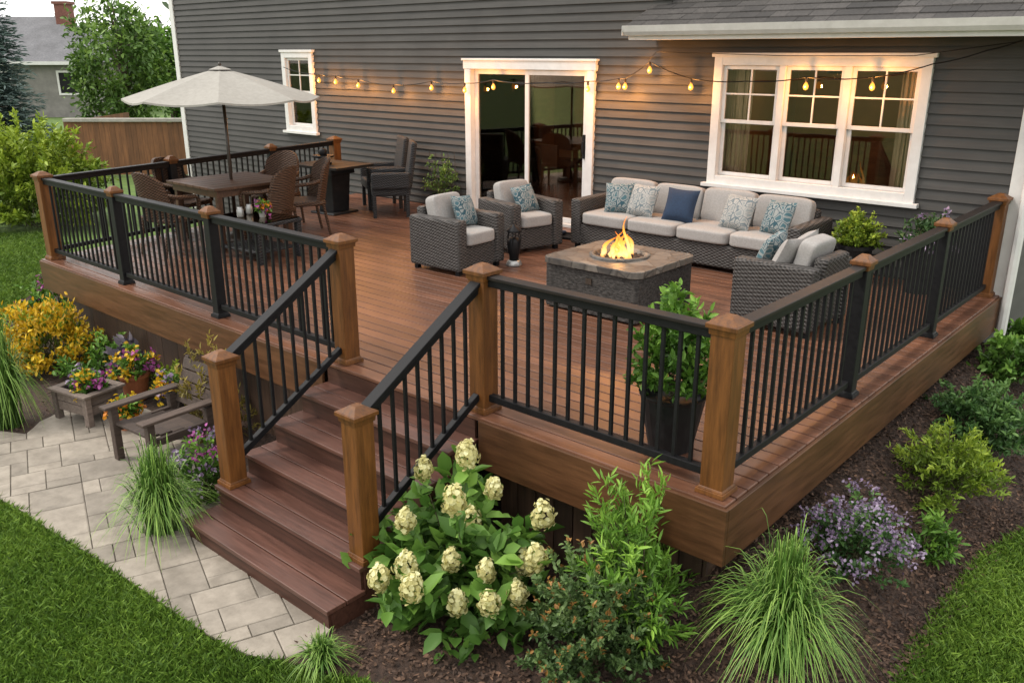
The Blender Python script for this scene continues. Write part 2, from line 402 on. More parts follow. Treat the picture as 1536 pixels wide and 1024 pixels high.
bed = smooth([G(-140,640), G(-30,540), G(20,465), G(70,410), Vector((-11.9,6,0))])+[Vector((-12.3,9.1,0)), Vector((-1.2,9.1,0)), Vector((-.72,11,0))]+redge+[
       G(900,1150), G(640,1060), G(545,1018), G(480,1010), G(425,992), G(470,950), G(505,925), Vector((-3.9,2.7,0)), Vector((-5.0,2.7,0)), G(310,800), G(250,810), G(190,790), G(250,720), G(330,690), G(260,650), G(170,620), G(60,648), G(0,662)]
sheet('mulch_bed', bed, .008, M['mulch'], 'dark bark mulch bed around the deck', 'mulch bed')
pedge = smooth([G(505,935), G(478,968), G(425,992), G(378,988), G(322,962), G(262,922), G(200,879), G(130,832), G(60,789), G(0,752), G(-260,620)])
patio = smooth([G(-260,560), G(0,650), G(60,636), G(110,612), G(170,600), G(250,630), G(340,680)], 3)+[Vector((-5.0,2.9,0)), Vector((-3.7,2.9,0))]+pedge
patio = [(p.x, p.y) for p in patio]
sheet('patio_base', patio, .014, M['sand'], 'sand showing in the joints under the pale paving stones', 'paving base')
def clip(poly, rc):
    for ax, v, sg in ((0, rc[0], 1), (0, rc[1], -1), (1, rc[2], 1), (1, rc[3], -1)):
        out = []
        for i in range(len(poly)):
            a, b = poly[i-1], poly[i]; da, db = sg*(a[ax]-v), sg*(b[ax]-v)
            if (da < 0) != (db < 0):
                t = da/(da-db); out.append((a[0]+(b[0]-a[0])*t, a[1]+(b[1]-a[1])*t))
            if db >= 0: out.append(b)
        poly = out
        if len(poly) < 3: return []
    return poly
def pavers():
    ang = rad(-20); c, s = math.cos(ang), math.sin(ang)
    P = [(x*c+y*s, -x*s+y*c) for x, y in patio]
    x0, x1 = min(p[0] for p in P), max(p[0] for p in P); y0, y1 = min(p[1] for p in P), max(p[1] for p in P)
    b = MB(); U = .12; nx = int((x1-x0)/U)+2; ny = int((y1-y0)/U)+2; used = np.zeros((nx+4, ny+4), bool)
    sizes = [(3,2),(2,2),(3,3),(2,3),(3,2),(4,2),(4,3),(2,1)]
    rects = []
    for j in range(ny):
        for i in range(nx):
            if used[i,j]: continue
            opts = sizes[:]; R.shuffle(opts)
            for (a, d) in opts+[(2,1),(1,2),(1,1)]:
                if i+a <= nx+3 and j+d <= ny+3 and not used[i:i+a, j:j+d].any():
                    used[i:i+a, j:j+d] = True; rects.append((x0+i*U, x0+(i+a)*U, y0+j*U, y0+(j+d)*U)); break
    for xa, xb, ya, yb in rects:
        jj = .003
        q = clip(P, (xa+jj, xb-jj, ya+jj, yb-jj))
        if len(q) < 3: continue
        A = sum(q[i-1][0]*q[i][1]-q[i][0]*q[i-1][1] for i in range(len(q)))/2
        if abs(A) < .001: continue
        if A < 0: q = q[::-1]
        cx = sum(p[0] for p in q)/len(q); cy = sum(p[1] for p in q)/len(q)
        zt = .026+R.uniform(-.002,.002); n = len(q); sc = .965
        inn = [(cx+(p[0]-cx)*sc, cy+(p[1]-cy)*sc) for p in q]
        vs = [(p[0]*c-p[1]*s, p[0]*s+p[1]*c, z) for ring, z in ((q, .015), (q, zt-.004), (inn, zt)) for p in ring]
        fs = [tuple(range(2*n, 3*n))]
        for k in range(2): fs += [(k*n+i, k*n+(i+1) % n, (k+1)*n+(i+1) % n, (k+1)*n+i) for i in range(n)]
        b.add(vs, fs)
    o = b.build('paver_patio', M['paver']); tag(o, 'pale stone paver patio and path curving past the stairs', 'paving', kind='structure')
pavers()
def inside(pts, poly):
    x, y = pts[:, 0], pts[:, 1]; r = np.zeros(len(pts), bool); n = len(poly)
    for i in range(n):
        a, b = poly[i-1], poly[i]
        c = ((a[1] > y) != (b[1] > y))
        with np.errstate(divide='ignore', invalid='ignore'):
            r ^= c & (x < (b[0]-a[0])*(y-a[1])/(b[1]-a[1]+1e-12)+a[0])
    return r
def sample(poly, n):
    P = np.array([(p[0], p[1]) for p in poly]); lo, hi = P.min(0), P.max(0)
    out = np.empty((0, 2))
    for _ in range(30):
        q = rng.uniform(lo, hi, (n, 2)); out = np.vstack([out, q[inside(q, P)]])
        if len(out) >= n: break
    return out[:n]
bedp = [(p.x, p.y) for p in bed]
L1 = pedge[::-1][:-10]+[G(428,996), G(480,1014), G(545,1023), G(640,1066), G(560,1130), G(-70,1100)]
L2 = redge+[G(1660,1110)]
L3 = [G(-60,355), G(60,352), G(110,372), G(96,384), G(70,412), G(20,468), G(-30,542), G(-60,560)]
def lawn_blades():
    Ps, Ls = [], []
    for poly, n, L in ((L1, 75000, .045), (L2, 32000, .05), (L3, 30000, .07)):
        q = sample(poly, n); Ps.append(q); Ls.append(np.full(len(q), L))
    q = np.vstack(Ps); L = np.concatenate(Ls)*rng.uniform(.55, 1.35, len(q)); n = len(q)
    az = rng.uniform(0, 2*PI, n); sd = np.stack([np.cos(az), np.sin(az), np.zeros(n)], 1)
    wdt = (L*.085)[:, None]
    B = np.column_stack([q, np.zeros(n)]); ln = rng.normal(0, .5, (n, 2))*L[:, None]
    patch = np.sin(q[:, 0]*2.3)*np.cos(q[:, 1]*1.9+q[:, 0])*.12+np.sin(q[:, 0]*9+3)*np.cos(q[:, 1]*8)*.09
    V = np.empty((n, 4, 3)); V[:, 0] = B-sd*wdt; V[:, 1] = B+sd*wdt
    mid = B+np.column_stack([ln*.35, L*.6]); V[:, 2] = mid+sd*wdt*.7
    V[:, 3] = B+np.column_stack([ln, L*.95])
    F = (np.arange(n)*4)[:, None]+np.array([[0,1,2,3]])
    T = np.clip(rng.normal(.58, .2, n)+patch, 0, 1)
    o = npmesh('grass_blades', V, F, np.repeat(T, 4), LM['lawn'])
    tag(o, 'short green blades of lawn grass', 'grass', kind='stuff')
lawn_blades()
def chips():
    q = np.vstack([sample(bedp, 15000), sample([G(1600,752), G(1340,1026), G(1000,1120), G(500,1000), G(560,900), G(1090,860)], 8000), sample([(-1.85,3.2),(-.9,3.2),(-.82,9),(-1.85,9)], 11000)])
    n = len(q); az = rng.uniform(0, 2*PI, n); L = rng.uniform(.012, .045, n); W = rng.uniform(.004, .011, n)
    d = np.stack([np.cos(az), np.sin(az), rng.normal(0, .35, n)], 1); d = nrm(d)
    bz = np.array([berm(a, c) for a, c in q])
    P = np.column_stack([q, .012+bz+rng.uniform(0, .018, n)])
    N = np.stack([rng.normal(0,.5,n), rng.normal(0,.5,n), np.ones(n)], 1)
    o = leafmesh('wood_chips', P, d, N, L, W*2, np.where(rng.random(n) < .05, .98, rng.uniform(0, .55, n)), M['chip'], fold=.1, droop=0)
    tag(o, 'loose bark chips scattered over the mulch bed', 'bark chips', kind='stuff')
chips()

# ------------------------------------------------------------------ deck
FX = lambda y: -10.32-(y-3.8)*.21         # outer left edge
YF, YW, XR = 3.68, 9.11, -1.78
deck = thing('deck', 'raised wooden deck with reddish brown boards against the grey house', 'deck', (-6, 6.4, 0))
dk = MB(deck.location); y = YF
while y < YW-.02:
    y1 = min(y+.116, YW); dk.prism([(FX(y), y), (XR, y), (XR, y1), (FX(y1), y1)], DZ-.028, DZ); y += .1255
dk.build('deck_board', M['deck'], deck, bevel=.005)['kind'] = 'stuff'
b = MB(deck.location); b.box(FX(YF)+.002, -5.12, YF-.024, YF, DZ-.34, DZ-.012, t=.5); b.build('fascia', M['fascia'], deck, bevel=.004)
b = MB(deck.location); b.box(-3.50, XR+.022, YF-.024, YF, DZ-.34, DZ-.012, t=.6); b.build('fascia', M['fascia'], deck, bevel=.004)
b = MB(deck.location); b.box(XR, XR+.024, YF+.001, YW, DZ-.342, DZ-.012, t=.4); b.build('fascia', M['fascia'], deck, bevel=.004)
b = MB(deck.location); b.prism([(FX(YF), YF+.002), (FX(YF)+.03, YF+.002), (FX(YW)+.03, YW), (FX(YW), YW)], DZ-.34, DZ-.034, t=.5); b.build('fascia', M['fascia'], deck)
b = MB(deck.location); x = FX(YF)+.25
while x < -5.2: b.box(x, min(x+.30, -5.15), YF+.12, YF+.145, 0, DZ-.06); x += .304
b.build('skirting', M['skirt'], deck)
b = MB(deck.location); x = -3.45
while x < XR-.2: b.box(x, min(x+.14, XR-.16), YF+.14, YF+.16, 0, DZ-.06); x += .15
y = YF+.14
while y < YW: b.box(XR-.17, XR-.15, y, y+.14, 0, DZ-.06); y += .15
b.build('skirting', M['skirt'], deck)
b = MB(deck.location); b.box(FX(YF)+.1, XR-.1, YF+.3, YW-.02, DZ-.2, DZ-.06, t=.1); b.build('joists', M['skirt'], deck)

# stairs
SX0, SX1, RS, TR = -5.10, -3.53, DZ/6, .245
st = thing('deck_stairs', 'five brown steps leading down from the deck to the stone path', 'stairs', (-4.3, 3.0, 0))
def yedge(i): return YF-TR*i                       # i = 1 top tread
for i in range(1, 6):
    zt = DZ-RS*i
    b = MB(st.location); ye = yedge(i)
    b.box(SX0, SX1, ye-.02, ye+.117, zt-.03, zt); b.box(SX0, SX1, ye+.123, ye+TR+.018, zt-.03, zt)
    b.build('tread', M['stair'], st, bevel=.005)
for i in range(1, 7):
    b = MB(st.location); ye = yedge(i-1); zt = DZ-RS*(i-1)-.031
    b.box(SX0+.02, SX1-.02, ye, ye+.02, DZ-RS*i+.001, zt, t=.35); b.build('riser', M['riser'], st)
for xs in (SX0+.004, SX1-.034):
    poly = [(YF-.03, 0.0)]+[(YF-.03, DZ-RS-.032)]
    for i in range(1, 6): poly += [(yedge(i)+.021, DZ-RS*i-.032), (yedge(i)+.021, DZ-RS*(i+1)-.032)]
    poly[-1] = (yedge(5)+.021, 0.0)
    b = MB(st.location); n = len(poly)
    tri = tessellate_polygon([[Vector((p[0], p[1], 0)) for p in poly]])
    vs = [(xs, p[0], p[1]) for p in poly]+[(xs+.03, p[0], p[1]) for p in poly]
    b.add(vs, [tuple(t) for t in tri]+[tuple(n+k for k in t) for t in tri]+[(i, (i+1) % n, n+(i+1) % n, n+i) for i in range(n)], None, .5)
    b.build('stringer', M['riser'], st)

# posts
def post(label, x, y, z0, wood=True, h=.91):
    r = thing('railing_post', label, 'post', (x, y, z0), 0, 'posts of the deck railing')
    wd = .132 if wood else .09
    MB().box(-wd/2, wd/2, -wd/2, wd/2, 0, h).build('shaft', M['post'] if wood else M['black'], r, bevel=.006)
    c = MB(); cw = wd+.045
    c.frus((0,0), wd+.014, wd+.02, h-.035, h); c.frus((0,0), cw, cw, h+.0, h+.025); c.frus((0,0), cw-.012, .05, h+.025, h+.062)
    c.build('cap', M['post'], r, bevel=.003)
    t = MB(); t.frus((0,0), wd+.035, wd+.03, 0.001, .028); t.frus((0,0), wd+.018, wd+.004, .028, .042)
    t.build('base_collar', M['post'] if wood else M['black'], r, bevel=.003)
PX = [-10.2, -8.5, -6.75, -4.98, -3.58, -1.9]; PF = 3.8
post('wooden corner post at the far left end of the front deck railing', PX[0], PF, DZ)
post('black post with wooden cap, nearest the far left corner post of the front railing', PX[1], PF, DZ, False)
post('black post with wooden cap in the front railing beside the low glass table', PX[2], PF, DZ, False)
post('tall wooden post at the left side of the stair opening', PX[3], PF, DZ)
post('tall wooden post at the right side of the stair opening', PX[4], PF, DZ)
post('thick wooden corner post beside the big black planter', PX[5], PF, DZ)
PY = [3.8, 5.6, 7.33, 9.0]
post('black post with wooden cap in the right railing, next to the thick corner post', PX[5], PY[1], DZ, False)
post('black post with wooden cap in the right railing near the wicker armchair by itself', PX[5], PY[2], DZ, False)
post('wooden end post of the right railing against the grey house wall', PX[5], PY[3], DZ)
NY, NZ = 2.79, DZ-RS*4
post('wooden newel post at the foot of the stairs next to the wooden garden chair', -5.02, NY, NZ)
post('wooden newel post at the foot of the stairs next to the white hydrangea', -3.61, NY, NZ)
LXp = lambda y: FX(y)+.12
post('black post with wooden cap in the far left railing behind the umbrella table', LXp(5.5), 5.5, DZ, False)
post('black post with wooden cap in the far left railing next to the dark bar table', LXp(7.2), 7.2, DZ, False)
post('wooden end post of the far left railing near the house wall', LXp(8.55), 8.55, DZ)

def railing(label, p, q, zp, zq, wood=False, lo=.10, e0=.06, e1=.06):
    p = Vector((p[0], p[1], zp)); q = Vector((q[0], q[1], zq)); d = (q-p); Lh = Vector((d.x, d.y, 0)).length
    a = p+d*(e0/Lh); c = q-d*(e1/Lh)
    r = thing('deck_railing', label, 'railing', ((p+q)/2), 0, 'railing sections around the deck')
    o = r.location.copy(); up = Vector((0,0,1))
    MB(o).bar(a+up*.862, c+up*.862, .05, .05).build('top_rail', M['black'], r, bevel=.004)
    MB(o).bar(a+up*.896, c+up*.896, .085, .022).build('cap_rail', M['railwood'] if wood else M['black'], r, bevel=.004)
    MB(o).bar(a+up*lo, c+up*lo, .045, .045).build('bottom_rail', M['black'], r, bevel=.004)
    n = max(3, int(round(Lh/.112)))
    for i in range(1, n):
        x = a+(c-a)*(i/n); b = MB(o); b.box(x.x-.0095, x.x+.0095, x.y-.0095, x.y+.0095, x.z+lo, x.z+.85); b.build('baluster', M['black'], r)
railing('black front railing section at the far left, ending at the wooden corner post', (PX[0], PF), (PX[1], PF), DZ, DZ)
railing('middle one of the three black front railing sections left of the stairs', (PX[1], PF), (PX[2], PF), DZ, DZ)
railing('black front railing section just left of the stair opening', (PX[2], PF), (PX[3], PF), DZ, DZ)
railing('front railing section between the stairs and the black planter', (PX[4], PF), (PX[5], PF), DZ, DZ, True)
railing('right side railing section nearest the thick corner post', (PX[5], PY[0]), (PX[5], PY[1]), DZ, DZ, True)
railing('right side railing section beside the lone wicker armchair', (PX[5], PY[1]), (PX[5], PY[2]), DZ, DZ, True)
railing('right side railing section next to the house wall', (PX[5], PY[2]), (PX[5], PY[3]), DZ, DZ, True)
railing('sloping stair railing beside the wooden garden chair', (PX[3], PF), (-5.02, NY), DZ, NZ, False, .15)
railing('sloping stair railing beside the white hydrangea', (PX[4], PF), (-3.61, NY), DZ, NZ, False, .15)
railing('far left railing section running back from the front corner post', (LXp(3.8), 3.8), (LXp(5.5), 5.5), DZ, DZ)
railing('far left railing section behind the umbrella dining table', (LXp(5.5), 5.5), (LXp(7.2), 7.2), DZ, DZ)
railing('far left railing section behind the dark bar table', (LXp(7.2), 7.2), (LXp(8.55), 8.55), DZ, DZ)

# ------------------------------------------------------------------ house
WY = 9.13; HX0, HX1 = -16.8, -1.75
house = thing('house', 'dark grey house with lap siding and white trim behind the deck', 'house', (-9.3, WY, 0)); ho = house.location
door = (-8.86, -6.62, .93, 3.05); win = (-4.98, -2.68, 1.72, 3.12); lwin = (-13.22, -12.36, 1.86, 3.17)
ops = [(o[0]+.06, o[1]-.06, o[2]+(.05 if o is not door else -1), o[3]-.06) for o in (door, win, lwin)]
def siding():
    b = MB(ho); e = .102; z = .15
    while z < 5.6:
        zs = sorted({z, z+e} | {v for o in ops for v in o[2:] if z < v < z+e})
        for za, zb in zip(zs, zs[1:]):
            zm = (za+zb)/2; xs = [(HX0, HX1 if z < 3.50 else -5.6)]
            for o in ops:
                if o[2] < zm < o[3]:
                    nx = []
                    for p, q in xs:
                        if o[0] > p and o[1] < q: nx += [(p, o[0]), (o[1], q)]
                        else: nx.append((p, q))
                    xs = nx
            ya = WY-.024*(1-(za-z)/e); yb = WY-.024*(1-(zb-z)/e); t = R.random()
            for p, q in xs:
                b.add([(p,ya,za),(q,ya,za),(q,yb,zb),(p,yb,zb)], [(0,1,2,3)], None, t)
                if za == z: b.add([(p,WY+.01,za),(q,WY+.01,za),(q,ya,za),(p,ya,za)], [(0,1,2,3)], None, t)
        z += e
    z = .15
    while z < 3.5:
        b.add([(HX1+.019,WY,z),(HX1+.019,17,z),(HX1,17,z+e),(HX1,WY,z+e)], [(0,1,2,3)], None, R.random())
        b.add([(HX1,WY,z),(HX1,17,z),(HX1+.019,17,z),(HX1+.019,WY,z)], [(0,1,2,3)]); z += e
    z = .15
    while z < 5.6:
        b.add([(HX0-.019,17,z),(HX0-.019,WY,z),(HX0,WY,z+e),(HX0,17,z+e)], [(0,1,2,3)], None, R.random()); z += e
    return b.build('wall', M['siding'], house)
siding()
MB(ho).box(HX0-.03, HX1+.03, WY-.0, WY+.2, -.05, .16).build('foundation', M['nwall'], house)
b = MB(ho); b.box(HX0-.03, HX0+.11, WY-.035, WY+.1, .1, 5.6); b.build('corner_board', M['white'], house, bevel=.004)
b = MB(ho); b.box(HX1-.11, HX1+.03, WY-.035, WY+.12, .1, 3.32); b.build('corner_board', M['white'], house, bevel=.004)
# rooms behind the glass
b = MB(ho); b.add([(HX0+.05,WY+.06,DZ),(HX1-.05,WY+.06,DZ),(HX1-.05,12.5,DZ),(HX0+.05,12.5,DZ)], [(0,1,2,3)]); b.build('room_floor', M['roomfloor'], house)
b = MB(ho); x0, x1, y0, y1, z0, z1 = HX0+.05, HX1-.05, WY+.06, 12.5, DZ+.002, 3.42
b.add([(x0,y0,z0),(x1,y0,z0),(x1,y1,z0),(x0,y1,z0),(x0,y0,z1),(x1,y0,z1),(x1,y1,z1),(x0,y1,z1)], [(4,5,6,7),(1,2,6,5),(2,3,7,6),(3,0,4,7)])
for a in (-10.4, -5.6): b.box(a, a+.1, y0, y1, z0, z1)
b.build('room_wall', M['room'], house)
b = MB(ho); b.box(-9.3, -7.7, 10.2, 11.0, DZ+.70, DZ+.75)
for dx in (-9.2, -7.8):
    for dy in (10.3, 10.9): b.box(dx-.03, dx+.03, dy-.03, dy+.03, DZ, DZ+.7)
for dx in (-9.0, -8.5, -8.0):
    b.box(dx-.2, dx+.2, 9.85, 9.9, DZ+.4, DZ+.95); b.box(dx-.2, dx+.2, 9.9, 10.25, DZ+.4, DZ+.44)
    for q in (dx-.18, dx+.18):
        for yy in (9.88, 10.22): b.box(q-.02, q+.02, yy-.02, yy+.02, DZ, DZ+.4)
b.box(-10.2, -9.5, 11.9, 12.4, DZ, DZ+2.0); b.box(-5.2, -3.6, 11.9, 12.4, DZ, DZ+1.1)
b.build('dining_furniture', M['tabletop'], house)
for x_, y_, e_ in ((-9.1, 10.7, 20), (-4.3, 10.9, 20)):  # pendants and fill lights added to warm and brighten the dark room
    b = MB(ho); T = Matrix.Translation((x_, y_, 2.95)); b.lathe([(.01,.47),(.012,.10),(.10,.08),(.13,-.04),(.12,-.04),(.09,.07),(.001,.08)], 20, T); b.build('added_pendant', M['bronze'], house, smooth=True)
    l = bpy.data.lights.new('room_fill_light', 'POINT'); l.energy = e_; l.color = (1,.62,.32); l.shadow_soft_size = .05
    lo = bpy.data.objects.new('room_fill_light', l); C.objects.link(lo); lo.location = (x_, y_, 2.88)
b = MB(ho); b.box(HX0, -5.6, 9.3, 17, 5.6, 5.7); b.box(-5.62, -5.6, WY+.02, 17, 3.5, 5.6); b.build('upper_wall', M['siding'], house)
def curtain(parent, x0, x1, z0, z1, y):
    n = 40; vs = []; fs = []
    for i in range(n+1):
        x = x0+(x1-x0)*i/n; yy = y+.03*math.sin(i*1.25)+.01*math.sin(i*2.9)
        vs += [(x, yy, z0), (x+.02*math.sin(i), yy*.3+y*.7, z1)]
    for i in range(n): fs.append((2*i, 2*i+2, 2*i+3, 2*i+1))
    MB(ho).add(vs, fs, None, .5).build('curtain', M['curtain'], parent, smooth=True)
def frame_box(b, x0, x1, z0, z1, w, y0, y1):
    b.box(x0, x0+w, y0, y1, z0, z1, t=.5); b.box(x1-w, x1, y0, y1, z0, z1, t=.5)
    b.box(x0+w, x1-w, y0+.001, y1-.001, z0, z0+w, t=.5); b.box(x0+w, x1-w, y0+.001, y1-.001, z1-w, z1, t=.5)
def window(x0, x1, z0, z1, n, label=None, curt=()):
    b = MB(ho); frame_box(b, x0, x1, z0, z1, .10, WY-.055, WY+.07)
    b.box(x0-.03, x1+.03, WY-.07, WY+.02, z1-.012, z1+.03)
    iw = (x1-x0-.2)/n
    for i in range(1, n): b.box(x0+.1+iw*i-.035, x0+.1+iw*i+.035, WY-.045, WY+.068, z0+.1, z1-.1)
    W = b.build('window', M['white'], house, bevel=.004)
    if label: W['label'] = label
    b = MB(ho); b.box(x0-.05, x1+.05, WY-.10, WY-.02, z0-.03, z0+.012); b.build('sill', M['white'], W, bevel=.004)
    for i in range(n):
        a = x0+.1+iw*i+(.036 if i else .002); c = x0+.1+iw*(i+1)-(.036 if i < n-1 else .002); zb, zt = z0+.102, z1-.102; zm = (zb+zt)/2
        b = MB(ho); frame_box(b, a, c, zm-.015, zt, .04, WY-.015, WY+.02)
        xm = (a+c)/2; b.box(xm-.009, xm+.009, WY-.008, WY+.012, zm+.02, zt-.035); zq = (zm+zt)/2; b.box(a+.035, c-.035, WY-.006, WY+.010, zq-.009, zq+.009)
        b.build('upper_sash', M['white'], W, bevel=.003)
        b = MB(ho); frame_box(b, a, c, zb, zm+.02, .04, WY+.022, WY+.055); b.build('lower_sash', M['white'], W, bevel=.003)
        MB(ho).box(a+.03, c-.03, WY+.003, WY+.006, zm+.01, zt-.03).build('pane', M['glass'], W)
        MB(ho).box(a+.03, c-.03, WY+.036, WY+.039, zb+.03, zm-.01).build('pane', M['glass'], W)
    for c in curt: curtain(W, *c)
    return W
window(*win, 3, 'wide white window of three double hung units', [(-4.95,-4.62,1.75,3.1,WY+.2), (-3.02,-2.75,1.75,3.1,WY+.2)])
window(*lwin, 1, 'narrow white window left of the door', [(-13.2,-12.95,1.9,3.1,WY+.15)])
b = MB(ho); x0, x1, z0, z1 = door
b.box(x0, x0+.11, WY-.055, WY+.09, z0, z1-.11); b.box(x1-.11, x1, WY-.055, WY+.09, z0, z1-.11); b.box(x0-.02, x1+.02, WY-.06, WY+.09, z1-.11, z1); b.box(x0-.04, x1+.04, WY-.075, WY+.03, z1, z1+.03)
D = b.build('sliding_door', M['white'], house, bevel=.004); D['label'] = 'white framed sliding glass patio door'
MB(ho).box(x0+.111, x1-.111, WY-.10, WY+.09, DZ+.002, DZ+.045).build('threshold', M['gutter'], D, bevel=.004)
xm = (x0+x1)/2
for a, c, yy in ((x0+.112, xm+.04, WY+.03), (xm-.035, x1-.112, WY-.02)):
    b = MB(ho); frame_box(b, a, c, DZ+.047, z1-.112, .065, yy, yy+.04); b.build('door_panel', M['white'], D, bevel=.004)
    MB(ho).box(a+.06, c-.06, yy+.018, yy+.022, DZ+.1, z1-.17).build('pane', M['glass'], D)
b = MB(ho); b.box(x1-.165, x1-.125, WY-.05, WY-.021, 1.86, 2.16); b.box(x1-.16, x1-.13, WY-.075, WY-.05, 1.93, 2.08); b.build('handle', M['black'], D, bevel=.005)
curtain(D, x0+.12, x0+.50, DZ+.02, z1-.1, WY+.22)
# lower roof with gutter
EY, EX0, EX1, EZ = 8.60, -5.80, -1.25, 3.40
sl_ = math.tan(rad(24)); b = MB(ho); y = EY-.05; i = 0
while y < 14.5:
    z = EZ+.04+(y-EY)*sl_; x = EX0-.04-R.random()*.2
    while x < EX1+.05:
        wd = R.choice((.16,.24,.32)); xa = max(x, EX0-.04); xb = min(x+wd-.004, EX1+.05)
        if xb > xa:
            h = .012+R.random()*.006
            b.add([(xa,y,z),(xb,y,z),(xb,y+.17,z+.17*sl_-.004),(xa,y+.17,z+.17*sl_-.004),(xa,y,z+h),(xb,y,z+h),(xb,y+.17,z+.17*sl_+.002),(xa,y+.17,z+.17*sl_+.002)], [(4,5,6,7),(0,1,5,4),(3,0,4,7),(1,2,6,5)])
        x += wd
    y += .145; i += 1
RO = b.build('roof', M['shingle'], house)
b = MB(ho); b.add([(EX0,EY,EZ+.03),(EX1,EY,EZ+.03),(EX1,14.5,EZ+.03+(14.5-EY)*sl_),(EX0,14.5,EZ+.03+(14.5-EY)*sl_)], [(0,1,2,3)]); b.build('roof_deck', M['fencecap'], RO)
b = MB(ho); b.box(EX0, EX1, EY, WY-.025, EZ-.11, EZ-.09); b.build('soffit', M['gutter'], RO)
b = MB(ho); b.box(EX0, EX1, EY-.02, EY, EZ-.115, EZ+.035); b.build('fascia_board', M['white'], RO)
b = MB(ho); g = EZ-3.5
prof = [(EY-.022, 3.43), (EY-.09, 3.43), (EY-.115, 3.47), (EY-.13, 3.535), (EY-.118, 3.535), (EY-.10, 3.47), (EY-.08, 3.442), (EY-.022, 3.442)]
n = len(prof); vs = [(x, p[0], p[1]+g) for x in (EX0-.02, EX1) for p in prof]
b.add(vs, [(i, (i+1) % n, n+(i+1) % n, n+i) for i in range(n)]+[tuple(range(n))]); b.box(EX0-.024, EX0-.018, EY-.128, EY-.02, 3.432+g, 3.533+g); b.build('gutter', M['gutter'], RO)
b = MB(ho); za, zb = EZ-.10, EZ+.03
b.add([(EX0-.02,EY,za),(EX0-.02,EY,zb),(EX0-.02,14.5,zb+(14.5-EY)*sl_),(EX0-.02,14.5,za+(14.5-EY)*sl_),(EX0,EY,za),(EX0,EY,zb),(EX0,14.5,zb+(14.5-EY)*sl_),(EX0,14.5,za+(14.5-EY)*sl_)], [(0,1,2,3),(4,5,6,7),(1,2,6,5),(0,3,7,4)])
b.build('rake_board', M['white'], RO)
b = MB(ho); b.box(-5.70, -5.62, WY-.09, WY-.03, 3.75, 5.6); b.build('upper_downspout', M['white'], house, bevel=.006)
b = MB(ho)
b.tube([(-1.70,EY-.06,3.44+g),(-1.70,EY-.04,3.34+g),(-1.70,WY-.08,3.12+g),(-1.70,WY-.09,2.9),(-1.70,WY-.09,.62),(-1.70,WY-.14,.50),(-1.64,WY-.36,.44)], .042, 8); b.build('downspout', M['white'], house)

# ------------------------------------------------------------------ string lights
pts = [(425,101),(478,112),(503,114),(537,119),(590,127),(647,122),(697,125),(740,120),(820,124),(882,122),(928,118),(938,118),(975,93),(1037,118),(1120,122),(1210,116),(1310,116),(1400,96),(1480,76),(1535,60)]
bulbs = {478,503,537,590,647,697,740,882,928,938,975,1037,1210,1310}
W3 = [ony(a, c, 8.97) for a, c in pts]
sl_t = thing('string_light', 'strand of warm glowing bulbs strung along the grey siding', 'string lights', W3[6])
line = []
for i in range(len(W3)-1):
    for k in range(6):
        t = k/6; p = W3[i].lerp(W3[i+1], t); p.z -= .03*4*t*(1-t)*(W3[i+1]-W3[i]).length; line.append(p)
line.append(W3[-1])
MB(sl_t.location).tube(line, .006, 5).build('cable', M['black'], sl_t)
MB(sl_t.location).tube([ony(972,92,8.97), ony(985,78,8.97), ony(1180,84,8.97), ony(1370,84,8.97), ony(1533,62,8.97)], .004, 5).build('cable', M['black'], sl_t)
for (a, c), p in zip(pts, W3):
    if a not in bulbs: continue
    T = Matrix.Translation(p)
    MB(sl_t.location).lathe([(.006,0),(.014,-.005),(.014,-.045),(.011,-.05)], 10, T).build('socket', M['black'], sl_t)
    MB(sl_t.location).lathe([(.004,-.05),(.012,-.055),(.024,-.078),(.028,-.095),(.022,-.118),(.004,-.13)], 12, T).build('bulb', M['bulb'], sl_t, smooth=True)
    l = bpy.data.lights.new('bulb_glow', 'POINT'); l.energy = 13; l.color = (1,.40,.09); l.shadow_soft_size = .02
    lo = bpy.data.objects.new('bulb_glow', l); C.objects.link(lo); lo.location = p+Vector((0,-.05,-.10))

# ------------------------------------------------------------------ deck furniture
def TR_(x, y, z, rx=0, ry=0, rz=0): return Matrix.Translation((x,y,z)) @ Euler((rx,ry,rz)).to_matrix().to_4x4()
def seat_group(root, wd, dp, n, mw):
    # front faces -y
    MB().box(-wd/2+.10, wd/2-.10, -dp/2+.03, dp/2-.06, .05, .29).build('base', mw, root, bevel=.02)
    for s in (-1, 1):
        MB().box(s*(wd/2-.07)-.07, s*(wd/2-.07)+.07, -dp/2, dp/2-.02, .05, .58).build('arm', mw, root, bevel=.028)
    b = MB(); b.box(-(wd-.28)/2, (wd-.28)/2, -.055, .055, -.29, .29, TR_(0, dp/2-.075, .36, rad(-6))); b.build('backrest', mw, root, bevel=.028)
    cw = (wd-.29)/n
    for i in range(n):
        x = -wd/2+.145+cw*(i+.5)
        MB().cushion(cw-.006, dp-.13, .15, TR_(x, -.075, .365), 9, 14).build('seat_cushion', M['cush'], root, smooth=True)
        MB().cushion(cw-.014, .15, .40, TR_(x, dp/2-.215, .58+R.uniform(-.006,.006), rad(-14), 0, R.uniform(-.02,.02)), 8, 14).build('back_cushion', M['cush'], root, smooth=True)
    for sx in (-1, 1):
        for sy in (-1, 1):
            MB().box(sx*(wd/2-.07)-.025, sx*(wd/2-.07)+.025, sy*(dp/2-.07)-.025, sy*(dp/2-.07)+.025, 0, .05).build('foot', M['black'], root)
sofa = thing('sofa', 'long grey wicker sofa with four oatmeal cushions below the wide window', 'sofa', (-4.80, 8.53, DZ)); seat_group(sofa, 2.82, .84, 4, M['wick'])
